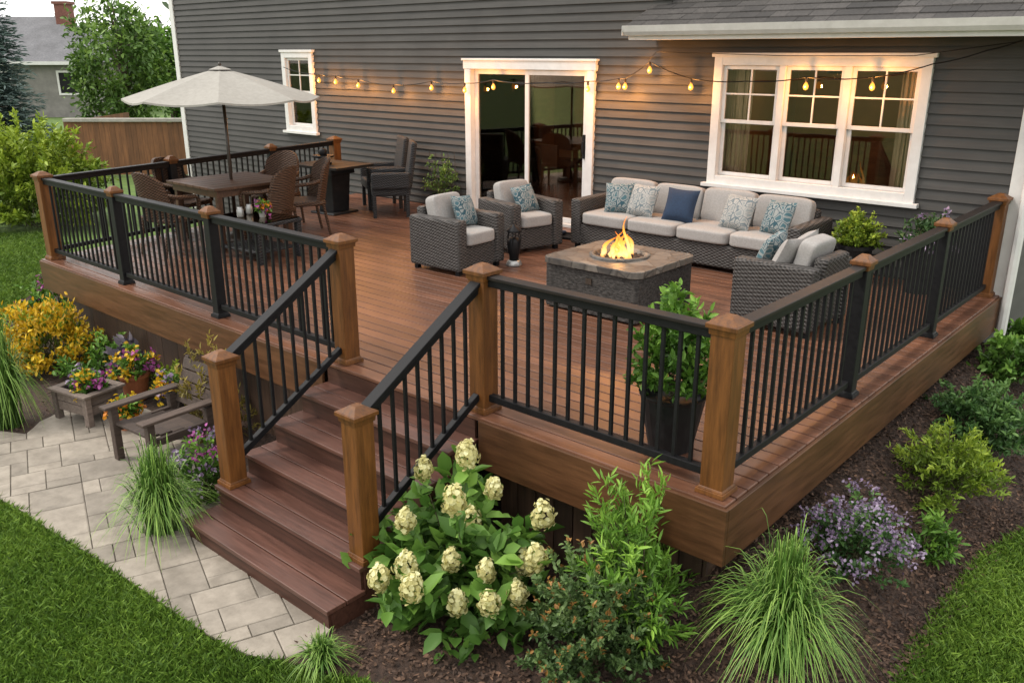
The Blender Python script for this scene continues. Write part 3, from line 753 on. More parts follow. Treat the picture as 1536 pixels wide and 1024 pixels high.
A1, A2, A3 = ((-6.52, 6.52, DZ), rad(92)), ((-6.66, 7.72, DZ), rad(76)), ((-2.92, 6.92, DZ), rad(-92))
ch1 = thing('armchair', 'grey wicker armchair nearest the stairs, left of the fire table', 'armchair', A1[0], A1[1], 'grey wicker lounge armchairs'); seat_group(ch1, .74, .74, 1, M['wick'])
dup(ch1, A2[0], A2[1], 'grey wicker armchair right in front of the sliding door')
dup(ch1, A3[0], A3[1], 'grey wicker armchair standing alone at the right hand railing')
def pillow(name, label, P, rz, tilt, s, mat, roll=0):
    n = 12; vs = []; fs = []
    for sd in (-1, 1):
        for i in range(n+1):
            for j in range(n+1):
                a = 2*i/n-1; c = 2*j/n-1
                th = .085*s/.42*math.sqrt(max(0, (1-abs(a)**3)*(1-abs(c)**3)))
                vs.append((a*s/2*(1-.07*(1-c*c)), sd*th, c*s/2*(1-.07*(1-a*a))))
    m = (n+1)**2
    for i in range(n):
        for j in range(n):
            q = (i*(n+1)+j, (i+1)*(n+1)+j, (i+1)*(n+1)+j+1, i*(n+1)+j+1)
            fs.append(q); fs.append(tuple(m+k for k in q[::-1]))
    o = MB().add(vs, fs, None, .5).build(name, mat, None, smooth=True)
    o.matrix_basis = Matrix.Translation(P) @ Euler((0,0,rz)).to_matrix().to_4x4() @ Euler((-tilt,0,0)).to_matrix().to_4x4() @ Euler((0,roll,0)).to_matrix().to_4x4()
    tag(o, label, 'pillow', 'throw pillows on the deck seating')
for px, py, mt, lab, rz, sz in ((928,312,'teal','teal printed pillow at the left end of the sofa',.35,.36),(962,320,'pale','pale printed pillow behind the flames on the sofa',-.1,.38),(1018,330,'navy','plain navy blue pillow in the middle of the sofa',.1,.38),(1104,339,'pale','pale printed pillow in the right half of the sofa',-.12,.38),(1164,345,'teal','teal printed pillow at the right end of the sofa',-.3,.36)):
    q = ony(px, py, 8.40); pillow('throw_pillow', lab, (q.x, 8.42, DZ+.60), rz, rad(24), sz, M[mt], R.uniform(-.08,.08))
def inchair(loc, rz, x, y, z): return Matrix.Translation(loc) @ Euler((0,0,rz)).to_matrix().to_4x4() @ Vector((x,y,z))
pillow('throw_pillow', 'teal printed pillow in the wicker armchair nearest the stairs', inchair(*A1, .10, -.03, .60), rad(100), rad(24), .34, M['teal'], .1)
pillow('throw_pillow', 'teal printed pillow in the armchair in front of the sliding door', inchair(*A2, .04, -.05, .58), rad(80), rad(26), .33, M['teal'], -.1)
for x, y, mt, lab, r in ((-.14,-.02,'cush','plain pale pillow at the house side of the lone armchair',.1),(.12,.0,'cush','plain pale pillow at the corner post side of the lone armchair',-.1),(.05,-.20,'teal','teal printed pillow in front of the pale ones on the lone armchair',.15)):
    pillow('throw_pillow', lab, inchair(*A3, x, y, .60), rad(-92)+r, rad(24), .36, M[mt], r)

# fire table
ft = thing('fire_pit_table', 'square stone topped fire table with burning flames', 'fire pit', (-4.33, 6.40, DZ))
fw, fd, fz = .52, .48, .47
def clipsq(hx, hy, c=.10): return [(-hx+c,-hy),(hx-c,-hy),(hx,-hy+c),(hx,hy-c),(hx-c,hy),(-hx+c,hy),(-hx,hy-c),(-hx,-hy+c)]
MB().prism(clipsq(fw-.025, fd-.025, .02), .015, fz-.06).build('body', M['pit'], ft, bevel=.012)
def ring_slab(rin, hx, hy, z0, z1, n=80):
    vs = []; fs = []
    for k in range(n):
        a = 2*PI*k/n+PI/n; c, s = math.cos(a), math.sin(a); m = 1/max(abs(c)/hx, abs(s)/hy, (abs(c)/hx+abs(s)/hy)/1.90)
        m *= 1+.012*math.sin(k*2.7)*math.cos(k*1.3)
        for x, y, z in ((rin*c,rin*s,z0),(rin*c,rin*s,z1),(m*c,m*s,z1),(m*c,m*s,z0)): vs.append((x,y,z))
    for k in range(n):
        j = (k+1) % n
        for q in range(4): fs.append((4*k+q, 4*k+(q+1) % 4, 4*j+(q+1) % 4, 4*j+q))
    return MB().add(vs, fs, None, .5)
ring_slab(.27, fw, fd, fz-.06, fz).build('stone_top', M['stone'], ft, bevel=.006)
MB().lathe([(.225,fz-.05),(.225,fz+.012),(.235,fz+.02),(.268,fz+.02),(.275,fz+.008),(.275,fz-.05)], 40).build('burner_ring', M['stone'], ft, smooth=True)
b = MB()
for i in range(150):
    a = R.random()*2*PI; r = .215*math.sqrt(R.random()); s = R.uniform(.012,.026)
    b.cushion(s*2, s*1.6, s*1.5, TR_(r*math.cos(a), r*math.sin(a), fz-.03+R.random()*.015, R.random()*3, R.random()*3, R.random()*3), 2.5, 3)
b.lathe([(.001,fz-.045),(.226,fz-.045)], 24); b.build('lava_rocks', M['lava'], ft)
for i in range(26):
    a = R.random()*2*PI; r = .16*R.random(); h = R.uniform(.08,.25) if i else .38; w0 = R.uniform(.014,.032); b = MB()
    ph = R.random()*6; cx, cy = r*math.cos(a), r*math.sin(a); n = 14; ctr = []; rs = []
    for k in range(n+1):
        t = k/n; ctr.append((cx*(1-t*.5)+.035*math.sin(t*6+ph)*t, cy*(1-t*.5)+.03*math.cos(t*5+ph)*t, fz-.02+h*t)); rs.append(w0*math.sin(PI*min(1, .18+t*.82))**.8*(1-t*.6)+.001)
    b.tube(ctr, rs, 10); b.build('flame', M['flame'], ft, smooth=True)
MB().box(-.03, .03, -fd+.012, -fd+.03, fz-.18, fz-.13).build('knob_plate', M['bronze'], ft)
l = bpy.data.lights.new('fire_glow', 'POINT'); l.energy = 18; l.color = (1,.45,.12); l.shadow_soft_size = .02
lo = bpy.data.objects.new('fire_glow', l); C.objects.link(lo); lo.location = (-4.33, 6.40, DZ+fz+.14)

# black lantern stand
P = onz(771, 398, DZ); ln = thing('lantern', 'small black metal lantern on the deck boards between armchair and fire table', 'lantern', P)
MB().lathe([(.001,0),(.085,0),(.09,.02),(.075,.05),(.07,.06),(.001,.065)], 20).build('foot', M['steel'], ln, smooth=True)
MB().lathe([(.05,.06),(.055,.12),(.07,.15),(.07,.26),(.055,.30),(.02,.31)], 20).build('body', M['black'], ln, smooth=True)
b = MB()
for k in range(6):
    a = k*PI/3; b.tube([(.065*math.cos(a),.065*math.sin(a),.15),(.08*math.cos(a),.08*math.sin(a),.30),(.06*math.cos(a),.06*math.sin(a),.38)], .005, 5)
b.build('cage', M['black'], ln)
MB().lathe([(.085,.375),(.08,.39),(.03,.43),(.012,.45),(.001,.455)], 20).build('lid', M['black'], ln, smooth=True)
MB().tube([(.03*math.cos(a),0,.455+.04*math.sin(a)) for a in [PI*k/10 for k in range(11)]], .005, 6).build('handle', M['black'], ln)
# tray by the door
P = onz(840, 354, DZ); tr = thing('shoe_tray', 'flat black tray on the deck below the sliding door', 'tray', P, rad(4))
MB().box(-.26, .26, -.13, .13, .004, .012).build('tray_bottom', M['black'], tr)
b = MB(); b.box(-.27,.27,-.145,-.13,.004,.03); b.box(-.27,.27,.13,.145,.004,.03); b.box(-.27,-.255,-.129,.129,.004,.03); b.box(.255,.27,-.129,.129,.004,.03); b.build('rim', M['black'], tr)
for k, dx in enumerate((-.1, .0)):
    s = MB().cushion(.08, .22, .05, TR_(dx, 0, .04), 3, 6).build('shoe', M['navy'], None, smooth=True); s.location = P
    tag(s, ('dark shoe in the tray, toward the armchairs', 'dark shoe in the tray, toward the sofa')[k], 'shoe', 'shoes in the tray')

# dining set
def chair(root, mw, hb, ml, seat=.44, wd=.52):
    MB().cushion(wd, .50, .07, TR_(0, 0, seat-.03), 7, 8).build('seat', mw, root, smooth=True)
    vs = []; fs = []; n = 14; m = 10
    for sd in (0, 1):
        for i in range(n+1):
            for j in range(m+1):
                a = 2*i/n-1; t = j/m
                vs.append((a*(wd/2)*(1-.10*t*t), .24+.10*t-.13*a*a+sd*.04, seat+(hb-seat)*t*(1-.22*abs(a)**3.0*t)))
    k = (n+1)*(m+1)
    for i in range(n):
        for j in range(m):
            q = (i*(m+1)+j, (i+1)*(m+1)+j, (i+1)*(m+1)+j+1, i*(m+1)+j+1); fs.append(q); fs.append(tuple(k+x for x in q[::-1]))
    for i in range(n):
        for j in (0, m): fs.append((i*(m+1)+j, (i+1)*(m+1)+j, k+(i+1)*(m+1)+j, k+i*(m+1)+j))
    for j in range(m):
        for i in (0, n): fs.append((i*(m+1)+j, i*(m+1)+j+1, k+i*(m+1)+j+1, k+i*(m+1)+j))
    MB().add(vs, fs, None, .5).build('backrest', mw, root, smooth=False)
    for sx in (-1, 1):
        MB().tube([(sx*(wd/2-.03),-.22,0),(sx*(wd/2-.03),-.21,seat-.03)], [.016,.02], 8).build('leg', ml, root)
        MB().tube([(sx*(wd/2-.03),.27,0),(sx*(wd/2-.03),.20,seat-.03)], [.016,.02], 8).build('leg', ml, root)
        MB().tube([(sx*wd/2,-.20,seat-.03),(sx*wd/2,-.21,seat+.17),(sx*wd/2,-.17,seat+.21),(sx*wd/2,.06,seat+.22),(sx*wd/2*.97,.17,seat+.25)], .024, 8).build('armrest', mw, root, smooth=True)
TBL = Vector((-9.60, 5.74, DZ))
def face(x, y, off=0): return math.atan2(TBL.y-y, TBL.x-x)+PI/2+off
dt = thing('dining_table', 'square brown dining table under the beige umbrella', 'table', TBL)
b = MB()
for i in range(7): b.box(-.55+i*.157, -.55+i*.157+.15, -.55, .55, .70, .735)
b.build('tabletop', M['tabletop'], dt, bevel=.005)
b = MB(); b.box(-.5,.5,-.5,-.48,.62,.70); b.box(-.5,.5,.48,.5,.62,.70); b.box(-.5,-.48,-.479,.479,.62,.70); b.box(.48,.5,-.479,.479,.62,.70); b.build('apron', M['tabletop'], dt)
for sx in (-1, 1):
    for sy in (-1, 1): MB().box(sx*.46-.03, sx*.46+.03, sy*.46-.03, sy*.46+.03, 0, .70).build('leg', M['tabletop'], dt, bevel=.004)
cx, cy = -9.02, 5.86
c1 = thing('dining_chair', 'brown wicker dining chair with its back to the fire table, left of another', 'chair', (cx, cy, DZ), face(cx, cy, .25), 'brown wicker dining chairs'); chair(c1, M['wickb'], .95, M['wickb'])
for cx, cy, lab in ((-9.26, 6.52, 'brown wicker dining chair nearest the dark bar table, right of the umbrella table'), (-10.0, 6.62, 'brown wicker dining chair behind the umbrella table, half hidden by another chair'), (-9.50, 4.86, 'brown wicker dining chair at the front railing side of the umbrella table'), (-10.34, 5.50, 'brown wicker dining chair at the far left railing, left of the umbrella table')):
    dup(c1, (cx, cy, DZ), face(cx, cy), lab)
um = thing('patio_umbrella', 'open beige umbrella rising through the dining table', 'umbrella', TBL)
MB().lathe([(.001,0),(.24,0),(.25,.03),(.22,.06),(.05,.08),(.04,.2),(.001,.2)], 24).build('base', M['bronze'], um, smooth=True)
UZ, UR, UT = 1.70, 1.12, 2.03
MB().tube([(0,0,.1),(0,0,UT-.02)], .02, 10).build('pole', M['bronze'], um, smooth=True)
vs = [(0,0,UT)]; fs = []; n = 8; m = 6; sub = 5; N_ = n*sub
for j in range(1, m+1):
    t = j/m
    for k in range(N_):
        a = 2*PI*k/N_+.2; f = (k % sub)/sub; sag = 4*f*(1-f)
        cr = math.cos(PI/n)/math.cos((f-.5)*2*PI/n)
        rr = UR*t*(cr*.9+.1) if f else UR*t
        vs.append((rr*math.cos(a), rr*math.sin(a), UT-(UT-UZ)*(t**1.12)-.035*sag*t))
for k in range(N_): fs.append((0, 1+k, 1+(k+1) % N_))
for j in range(m-1):
    for k in range(N_): fs.append((1+j*N_+k, 1+j*N_+(k+1) % N_, 1+(j+1)*N_+(k+1) % N_, 1+(j+1)*N_+k))
b0 = len(vs)
for k in range(N_):
    v = vs[1+(m-1)*N_+k]; vs.append((v[0]*1.002, v[1]*1.002, v[2]-.02))
for k in range(N_): fs.append((1+(m-1)*N_+k, 1+(m-1)*N_+(k+1) % N_, b0+(k+1) % N_, b0+k))
MB().add(vs, fs, None, .5).build('canopy', M['canvas'], um)
b = MB(); vs = [(0,0,UT+.03)]; fs = []
for k in range(8): vs.append((.13*math.cos(2*PI*k/8+.2), .13*math.sin(2*PI*k/8+.2), UT-.015))
for k in range(8): fs.append((0, 1+k, 1+(k+1) % 8))
b.add(vs, fs); b.build('top_cap', M['canvas'], um)
MB().lathe([(.001,UT+.02),(.018,UT+.03),(.02,UT+.045),(.010,UT+.065),(.001,UT+.07)], 12).build('finial', M['bronze'], um, smooth=True)
for k in range(8):
    a = 2*PI*k/8+.2; c, s = math.cos(a), math.sin(a)
    MB().tube([(.03*c,.03*s,UT-.03),(UR*.5*c,UR*.5*s,UT-.185),(UR*.98*c,UR*.98*s,UZ-.012)], .008, 5).build('rib', M['bronze'], um)
# bar table and tall chairs
P = Vector((-10.25, 7.75, DZ)); bt = thing('bar_table', 'nearly black pedestal table beside the two tall charcoal chairs', 'table', P, rad(5))
b = MB()
for i in range(5): b.box(-.48+i*.194, -.48+i*.194+.188, -.36, .36, .66, .695)
b.build('tabletop', M['darkwood'], bt, bevel=.004)
b = MB(); b.frus((0,0), .30, .36, .03, .56); b.frus((0,0), .46, .44, .56, .66); b.frus((0,0), .50, .48, 0, .03); b.build('pedestal', M['black_pot'], bt, bevel=.01)
def tall_chair(root, mw):
    MB().box(-.27, .27, -.28, .26, .30, .44).build('seat', mw, root, bevel=.025)
    MB().box(-.26, .26, -.04, .04, 0, .64, TR_(0, .24, .40, rad(-9))).build('backrest', mw, root, bevel=.03)
    for sx in (-1, 1):
        MB().box(sx*.275-.035, sx*.275+.035, -.28, .26, .40, .63).build('armrest', mw, root, bevel=.028)
        MB().box(sx*.25-.022, sx*.25+.022, -.27, -.22, 0, .40).build('leg', mw, root, bevel=.006)
        MB().box(sx*.25-.022, sx*.25+.022, .19, .24, 0, .40).build('leg', mw, root, bevel=.006)
k1 = thing('tall_chair', 'charcoal high back chair in front of the siding, nearer the sliding door', 'chair', (-9.46, 8.16, DZ), rad(-38), 'tall charcoal chairs'); tall_chair(k1, M['wickd'])
dup(k1, (-10.06, 8.52, DZ), rad(-30), 'charcoal high back chair behind, nearer the bar table')
P = Vector((-10.3, 7.65, DZ+.696)); tl = thing('table_lantern', 'black table burner standing on the dark pedestal table', 'burner', P)
MB().lathe([(.001,0),(.11,0),(.12,.015),(.07,.03),(.04,.05),(.05,.07),(.001,.07)], 20).build('foot', M['black'], tl, smooth=True)
MB().lathe([(.03,.07),(.15,.10),(.16,.12),(.14,.125),(.03,.09)], 20).build('bowl', M['black'], tl, smooth=True)
MB().lathe([(.05,.10),(.06,.19),(.03,.22),(.001,.225)], 16).build('chimney', M['black'], tl, smooth=True)
# low wicker table with pot
P = onz(388, 384, DZ); lt = thing('low_table', 'low wicker table with glass top behind the front railing', 'table', P, rad(6))
b = MB(); b.box(-.42,.42,-.32,-.26,.40,.44); b.box(-.42,.42,.26,.32,.40,.44); b.box(-.42,-.36,-.259,.259,.40,.44); b.box(.36,.42,-.259,.259,.40,.44); b.build('rim', M['wickd'], lt, bevel=.01)
MB().box(-.40, .40, -.30, .30, .442, .452).build('glass_top', M['tglass'], lt)
MB().box(-.34, .34, -.25, .25, .10, .13).build('shelf', M['wickd'], lt, bevel=.01)
for sx in (-1, 1):
    for sy in (-1, 1): MB().box(sx*.38-.03, sx*.38+.03, sy*.28-.03, sy*.28+.03, 0, .40).build('leg', M['wickd'], lt, bevel=.005)
low_top = P+Vector((.08, .05, .453))
for k, (dx, dy, lab) in enumerate(((-.20, .06, 'pale glass jar on the low table, away from the flower pot'), (-.10, -.12, 'pale glass jar on the low table, nearest the railing'))):
    o = MB().lathe([(.001,0),(.035,0),(.04,.02),(.04,.08),(.03,.095),(.03,.11),(.001,.11)], 16).build('glass_jar', M['steel'], None, smooth=True); o.location = P+Vector((dx, dy, .453)); tag(o, lab, 'jar', 'jars on the low table')

# ------------------------------------------------------------------ plants
def branches(w, h, nb, lo=.10, jit=(.72,1.08)):
    az = rng.uniform(0, 2*PI, nb); el = np.arcsin(rng.uniform(math.sin(lo), 1, nb)); k = rng.uniform(*jit, nb)
    E = np.stack([w/2*np.cos(el)*np.cos(az)*k, w/2*np.cos(el)*np.sin(az)*k, h*np.sin(el)*k], 1)
    B = np.stack([rng.normal(0,.05*w,nb), rng.normal(0,.05*w,nb), np.zeros(nb)], 1)
    return B, E
def bpos(B, E, t):
    X = B[:, None, :]+(E-B)[:, None, :]*(t**1.15)[..., None]
    X[..., 2] = E[:, None, 2]*t**.8
    return X
def foliage(root, name, B, E, npb, L, W, mat, t0=.25, t1=1.0, up=.25, spread=.7, droop=.15, h=None, z0=0, tb=0):
    nb = len(B); t = t0+(t1-t0)*np.sqrt(rng.random((nb, npb)))
    X = bpos(B, E, t); X[..., 2] += z0
    X = X+rng.normal(0, L*.22, X.shape)
    d = nrm(E-B)[:, None, :]
    D = nrm(d*.55+rng.normal(0, 1, X.shape)*spread+np.array([0,0,up]))
    N = nrm(np.array([0,0,1.0])+rng.normal(0,.45,X.shape))
    hh = h or E[:, 2].max()
    bt = rng.normal(0, .11, (nb, 1))
    T = np.clip(.03+.42*t+.30*np.clip((X[..., 2]-z0)/hh, 0, 1)+bt+rng.normal(0,.12,t.shape)+tb, 0, 1)  # inner and lower leaves darker: shade painted into the tint for depth
    Ls = L*rng.uniform(.6,1.25,t.size)
    X[..., 2] = np.maximum(X[..., 2], .02)
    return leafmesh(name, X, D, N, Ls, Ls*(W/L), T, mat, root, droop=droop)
def stems(root, B, E, r, mat, n=40, z0=0):
    b = MB()
    for i in range(min(n, len(B))):
        p = [bpos(B[i:i+1], E[i:i+1], np.array([[t]]))[0, 0]+np.array([0,0,z0]) for t in (0,.3,.65,.95)]
        b.tube(p, [r, r*.8, r*.6, r*.3], 4)
    b.build('stems', mat, root)
def scale(P): return depth(P)/FPX
def shrub(name, label, cat, px, py, wpx, top, nb, npb, L, W, ml, ms='stem', group=None, tips=None, jit=(.72,1.08), **kw):
    P = Gb(px, py); s = scale(P); wd = wpx*s; h = (py-top)*s*1.08
    root = thing(name, label, cat, P, R.random()*6, group)
    B, E = branches(wd, h, nb, jit=jit)
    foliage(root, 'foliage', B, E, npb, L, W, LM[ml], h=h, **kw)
    stems(root, B, E, .006, M[ms])
    if tips: foliage(root, 'new_growth', B[::2], E[::2]*1.04, 6, L*.8, W*.8, LM[tips], t0=.93, up=.6)['kind'] = 'stuff'
    return root, B, E, h
def blossom(root, name, C0, r, n, s, mat, zs=1.0):
    v = nrm(rng.normal(0,1,(n,3))); tz = (v[:,2:3]+1)/2
    tap = np.concatenate([np.broadcast_to(1.08-.42*tz**1.4,(n,1))]*2+[np.ones((n,1))],1)
    lump = 1+.16*np.sin(v[:,0:1]*7+R.random()*6)*np.cos(v[:,1:2]*6+R.random()*6)
    P = np.asarray(C0)+v*np.array([r,r,r*zs])*rng.uniform(.75,1.12,(n,1))*tap*lump
    D = nrm(np.cross(v, rng.normal(0,1,(n,3))))
    P = P-D*s*.5
    return leafmesh(name, P, D, v+rng.normal(0,.25,v.shape), s*rng.uniform(.7,1.2,n), s*rng.uniform(.7,1.1,n), np.clip(rng.normal(.58,.24,n)+v[:,2]*.22,0,1), mat, root, fold=.1, droop=.15)
def grass(name, label, px, py, wpx, top, n, wid, ml='grass', cat='ornamental grass'):
    P = Gb(px, py); s = scale(P); wd = wpx*s; h = (py-top)*s*1.05
    root = thing(name, label, cat, P)
    az = rng.uniform(0,2*PI,n); out = np.stack([np.cos(az),np.sin(az),np.zeros(n)],1); sd = np.stack([-np.sin(az),np.cos(az),np.zeros(n)],1)
    q = rng.random(n); reach = wd/2*np.clip(q*1.05+rng.normal(0,.1,n),.03,1.1); hh = h*np.clip(1.05-.35*q+rng.normal(0,.1,n),.3,1.2)
    ke = np.clip(1-.95*q**1.3+rng.normal(0,.14,n),.04,1.0)
    b0 = np.stack([rng.normal(0,.05*wd,n),rng.normal(0,.05*wd,n),np.zeros(n)],1)
    c1 = b0+out*(reach*.30)[:,None]; c1[:,2] = hh*1.15
    e = b0+out*reach[:,None]; e[:,2] = hh*ke
    ts = np.linspace(0,1,7); V = np.empty((n,7,2,3))
    for i,t in enumerate(ts):
        p = b0*(1-t)**2+c1*2*t*(1-t)+e*t*t; ww = wid*(1-t**2.2)*.5+.0004
        V[:,i,0] = p-sd*ww; V[:,i,1] = p+sd*ww
    V = V.reshape(-1,3)
    bs = (np.arange(n)*14)[:,None]
    F = np.concatenate([bs+np.array([[2*i,2*i+1,2*i+3,2*i+2]]) for i in range(6)])
    T = np.clip(np.linspace(.05,.8,7)[None,:,None]+rng.normal(0,.16,(n,1,1))+np.zeros((1,1,2)),0,1)
    npmesh('blades', V, F, T, LM[ml], root); return root
def petals(root, nm, bl, per, jit, L, W, mt, z0=0.0, k=1.02):
    P0 = np.repeat(bl*k+np.array([0,0,z0]), per, 0)+rng.normal(0,jit,(len(bl)*per,3))
    o = leafmesh(nm, P0, rng.normal(0,1,P0.shape), rng.normal(0,1,P0.shape)+np.array([0,0,1.]), L, W, rng.random(len(P0)), LM[mt], root); o['kind'] = 'stuff'

# front beds
root, B, E, h = shrub('hydrangea_bush', 'hydrangea bush with big creamy white flower heads beside the stairs', 'hydrangea', 695, 908, 295, 726, 100, 16, .135, .08, 'hyd', t0=.2, up=.2, jit=(.6,1.15))
cand = [i for i in range(len(E)) if E[i][2] > .25*h]
got = []
cr, sr = math.cos(-root.rotation_euler.z), math.sin(-root.rotation_euler.z)
tocam = Vector((0,0,0))-root.location; tcx, tcy = tocam.x*cr-tocam.y*sr, tocam.x*sr+tocam.y*cr
tl_ = math.hypot(tcx, tcy)
for i in sorted(cand, key=lambda i: -(E[i][0]*tcx+E[i][1]*tcy)/tl_-.9*E[i][2]):
    if all(np.linalg.norm(E[i]-E[j]) > .15 for j in got): got.append(i)
    if len(got) >= 17: break
for i in got:
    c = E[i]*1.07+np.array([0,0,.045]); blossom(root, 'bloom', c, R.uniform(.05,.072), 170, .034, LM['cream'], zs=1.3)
shrub('rounded_shrub', 'green rounded shrub with orange tips in front of the corner of the deck', 'shrub', 885, 992, 235, 815, 170, 56, .034, .018, 'olive', tips='red', t0=.3)
shrub('leafy_shrub', 'bright green feathery shrub against the deck fascia behind the orange tipped shrub', 'shrub', 950, 942, 210, 712, 70, 50, .07, .015, 'fern', t0=.25, spread=.45, jit=(.6,1.15))
grass('fountain_grass', 'large arching green fountain grass at the bottom right in the mulch', 1165, 990, 275, 812, 1000, .008)
grass('grass_tuft', 'small grass tuft at the end of the stone path', 485, 1000, 120, 945, 260, .006)
root, B, E, h = shrub('catmint_plant', 'purple flowering catmint in the mulch right of the deck corner', 'flowering plant', 1280, 850, 175, 742, 100, 30, .035, .02, 'mid')
petals(root, 'blossoms', E[E[:,2] > .25*h], 18, .022, .024, .018, 'purple', k=1.04)
shrub('small_green_plant', 'small bright green plant next to the purple catmint', 'plant', 1390, 830, 80, 768, 28, 24, .06, .02, 'green')
shrub('yellow_green_shrub', 'spreading yellow green shrub in the right hand bed', 'shrub', 1410, 745, 195, 640, 110, 48, .045, .015, 'yel', spread=.5)
shrub('mounded_shrub', 'mid green mounded shrub in the right bed behind the yellow green one', 'shrub', 1462, 660, 175, 570, 110, 46, .05, .022, 'mid')
shrub('broadleaf_shrub', 'broad leaved green shrub in the right bed closest to the house corner', 'shrub', 1512, 572, 120, 502, 50, 26, .08, .045, 'hyd')
shrub('broadleaf_plant', 'small broad leaved plant at the foot of the white downspout', 'plant', 1525, 525, 80, 478, 30, 20, .08, .045, 'green')
# left beds
grass('arching_grass', 'arching green grass clump left of the foot of the stairs', 246, 798, 185, 676, 800, .008)
root, B, E, h = shrub('purple_flower_plant', 'purple and pink flowering plant between the stairs and the grass clump', 'flowering plant', 305, 752, 95, 652, 42, 24, .05, .025, 'green')
petals(root, 'purple_blossoms', E[0::2], 12, .02, .032, .026, 'purple', k=1.05); petals(root, 'pink_blossoms', E[1::4], 12, .02, .03, .024, 'pink', k=1.05)
shrub('airy_shrub', 'airy bronze leaved shrub behind the brown garden chair', 'shrub', 325, 658, 130, 510, 54, 34, .055, .016, 'bronze', 'rstem', t0=.2, spread=.4)
root, B, E, h = shrub('golden_shrub', 'golden yellow flowering shrub at the left end of the deck', 'flowering shrub', 78, 548, 150, 452, 80, 22, .08, .02, 'yel', spread=.4)
P0 = np.repeat(E, 34, 0)*(rng.uniform(.70,1.10,(len(E)*34,1)))+rng.normal(0,.035,(len(E)*34,3)); leafmesh('blossoms', P0, rng.normal(0,.5,P0.shape)+np.array([0,0,.6]), rng.normal(0,1,P0.shape), .06, .03, rng.random(len(P0)), LM['gold'], root)['kind'] = 'stuff'
grass('tall_grass', 'tall upright green grass at the left edge beside the patio', 14, 640, 130, 475, 620, .013)
root, B, E, h = shrub('garden_shrub', 'green flowering shrub at the corner below the far left deck post', 'shrub', 92, 482, 135, 402, 60, 28, .07, .035, 'green')
petals(root, 'blossoms', E[::3], 8, .03, .04, .03, 'pink')
shrub('low_shrub', 'low green plant under the deck edge behind the flower pots', 'plant', 170, 562, 160, 508, 50, 26, .07, .03, 'green')
shrub('yellow_leaf_plant', 'yellow green leafy plant against the deck skirting behind the brown chair', 'plant', 268, 590, 110, 540, 40, 24, .06, .025, 'yel')
def potted(name, label, P, pr, ph, wd, h, ml, flowers, mpot, L=.05, W=.025, cat='potted plant', nb=30, npb=20, pot_prof=None):
    root = thing(name, label, cat, P)
    if pr: MB().lathe(pot_prof or [(.001,0),(pr*.72,0),(pr*.95,ph*.9),(pr*1.05,ph*.9),(pr*1.05,ph),(pr*.93,ph),(pr*.9,ph*.92),(.001,ph*.9)], 24).build('pot', M[mpot], root, smooth=False)
    B, E = branches(wd, h, nb); B *= .6
    foliage(root, 'foliage', B, E, npb, L, W, LM[ml], z0=ph*.9, h=h)
    stems(root, B, E, .005, M['stem'], 16, ph*.9)
    for nm, mt, k in flowers: petals(root, nm, E[k], 14, .022, .045, .038, mt, ph*.9)
    return root
s0, s1, s2 = slice(0,None,3), slice(1,None,3), slice(2,None,3)
P = onz(1005, 668, DZ)
potted('planter', 'big tapered black planter holding a green shrub at the deck corner', P, .19, .34, .54, .64, 'green', (), 'black_pot', .06, .028, nb=65, npb=36, pot_prof=[(.001,0),(.13,0),(.19,.32),(.20,.34),(.18,.34),(.17,.30),(.001,.30)])
potted('flower_pot', 'small pot of mixed flowers on the low glass topped table', low_top, .05, .08, .13, .09, 'green', (('orange_blossoms','orange',slice(0,None,8)),('pink_blossoms','pink',slice(1,None,8))), 'steel')
potted('round_plant', 'round golden green plant in a dark pot right of the sofa', Vector((-3.06, 8.72, DZ)), .17, .38, .54, .38, 'yel', (), 'black_pot', .04, .02, nb=100, npb=32)
potted('leafy_pot_plant', 'dark leafy plant in a pot in the corner by the right railing', Vector((-2.42, 8.72, DZ)), .17, .45, .66, .36, 'dark', (('pale_blossoms','purple',slice(0,None,6)),), 'black_pot', .06, .025, nb=40, npb=24)
P = Vector((-9.18, 8.88, DZ)); root = potted('trellis_plant', 'climbing plant on a wire trellis in a dark pot against the siding', P, .15, .24, .62, .60, 'tree', (), 'black_pot', .05, .02, nb=46, npb=18)
b = MB()
for k in range(5):
    a = -.28+k*.14; b.tube([(a*.4,0,.2),(a,.03,.5),(a*.9,.03,.86)], .004, 5)
for z in (.4,.55,.7): b.tube([(-.27,.03,z),(.27,.03,z)], .004, 5)
b.build('trellis', M['bronze'], root)
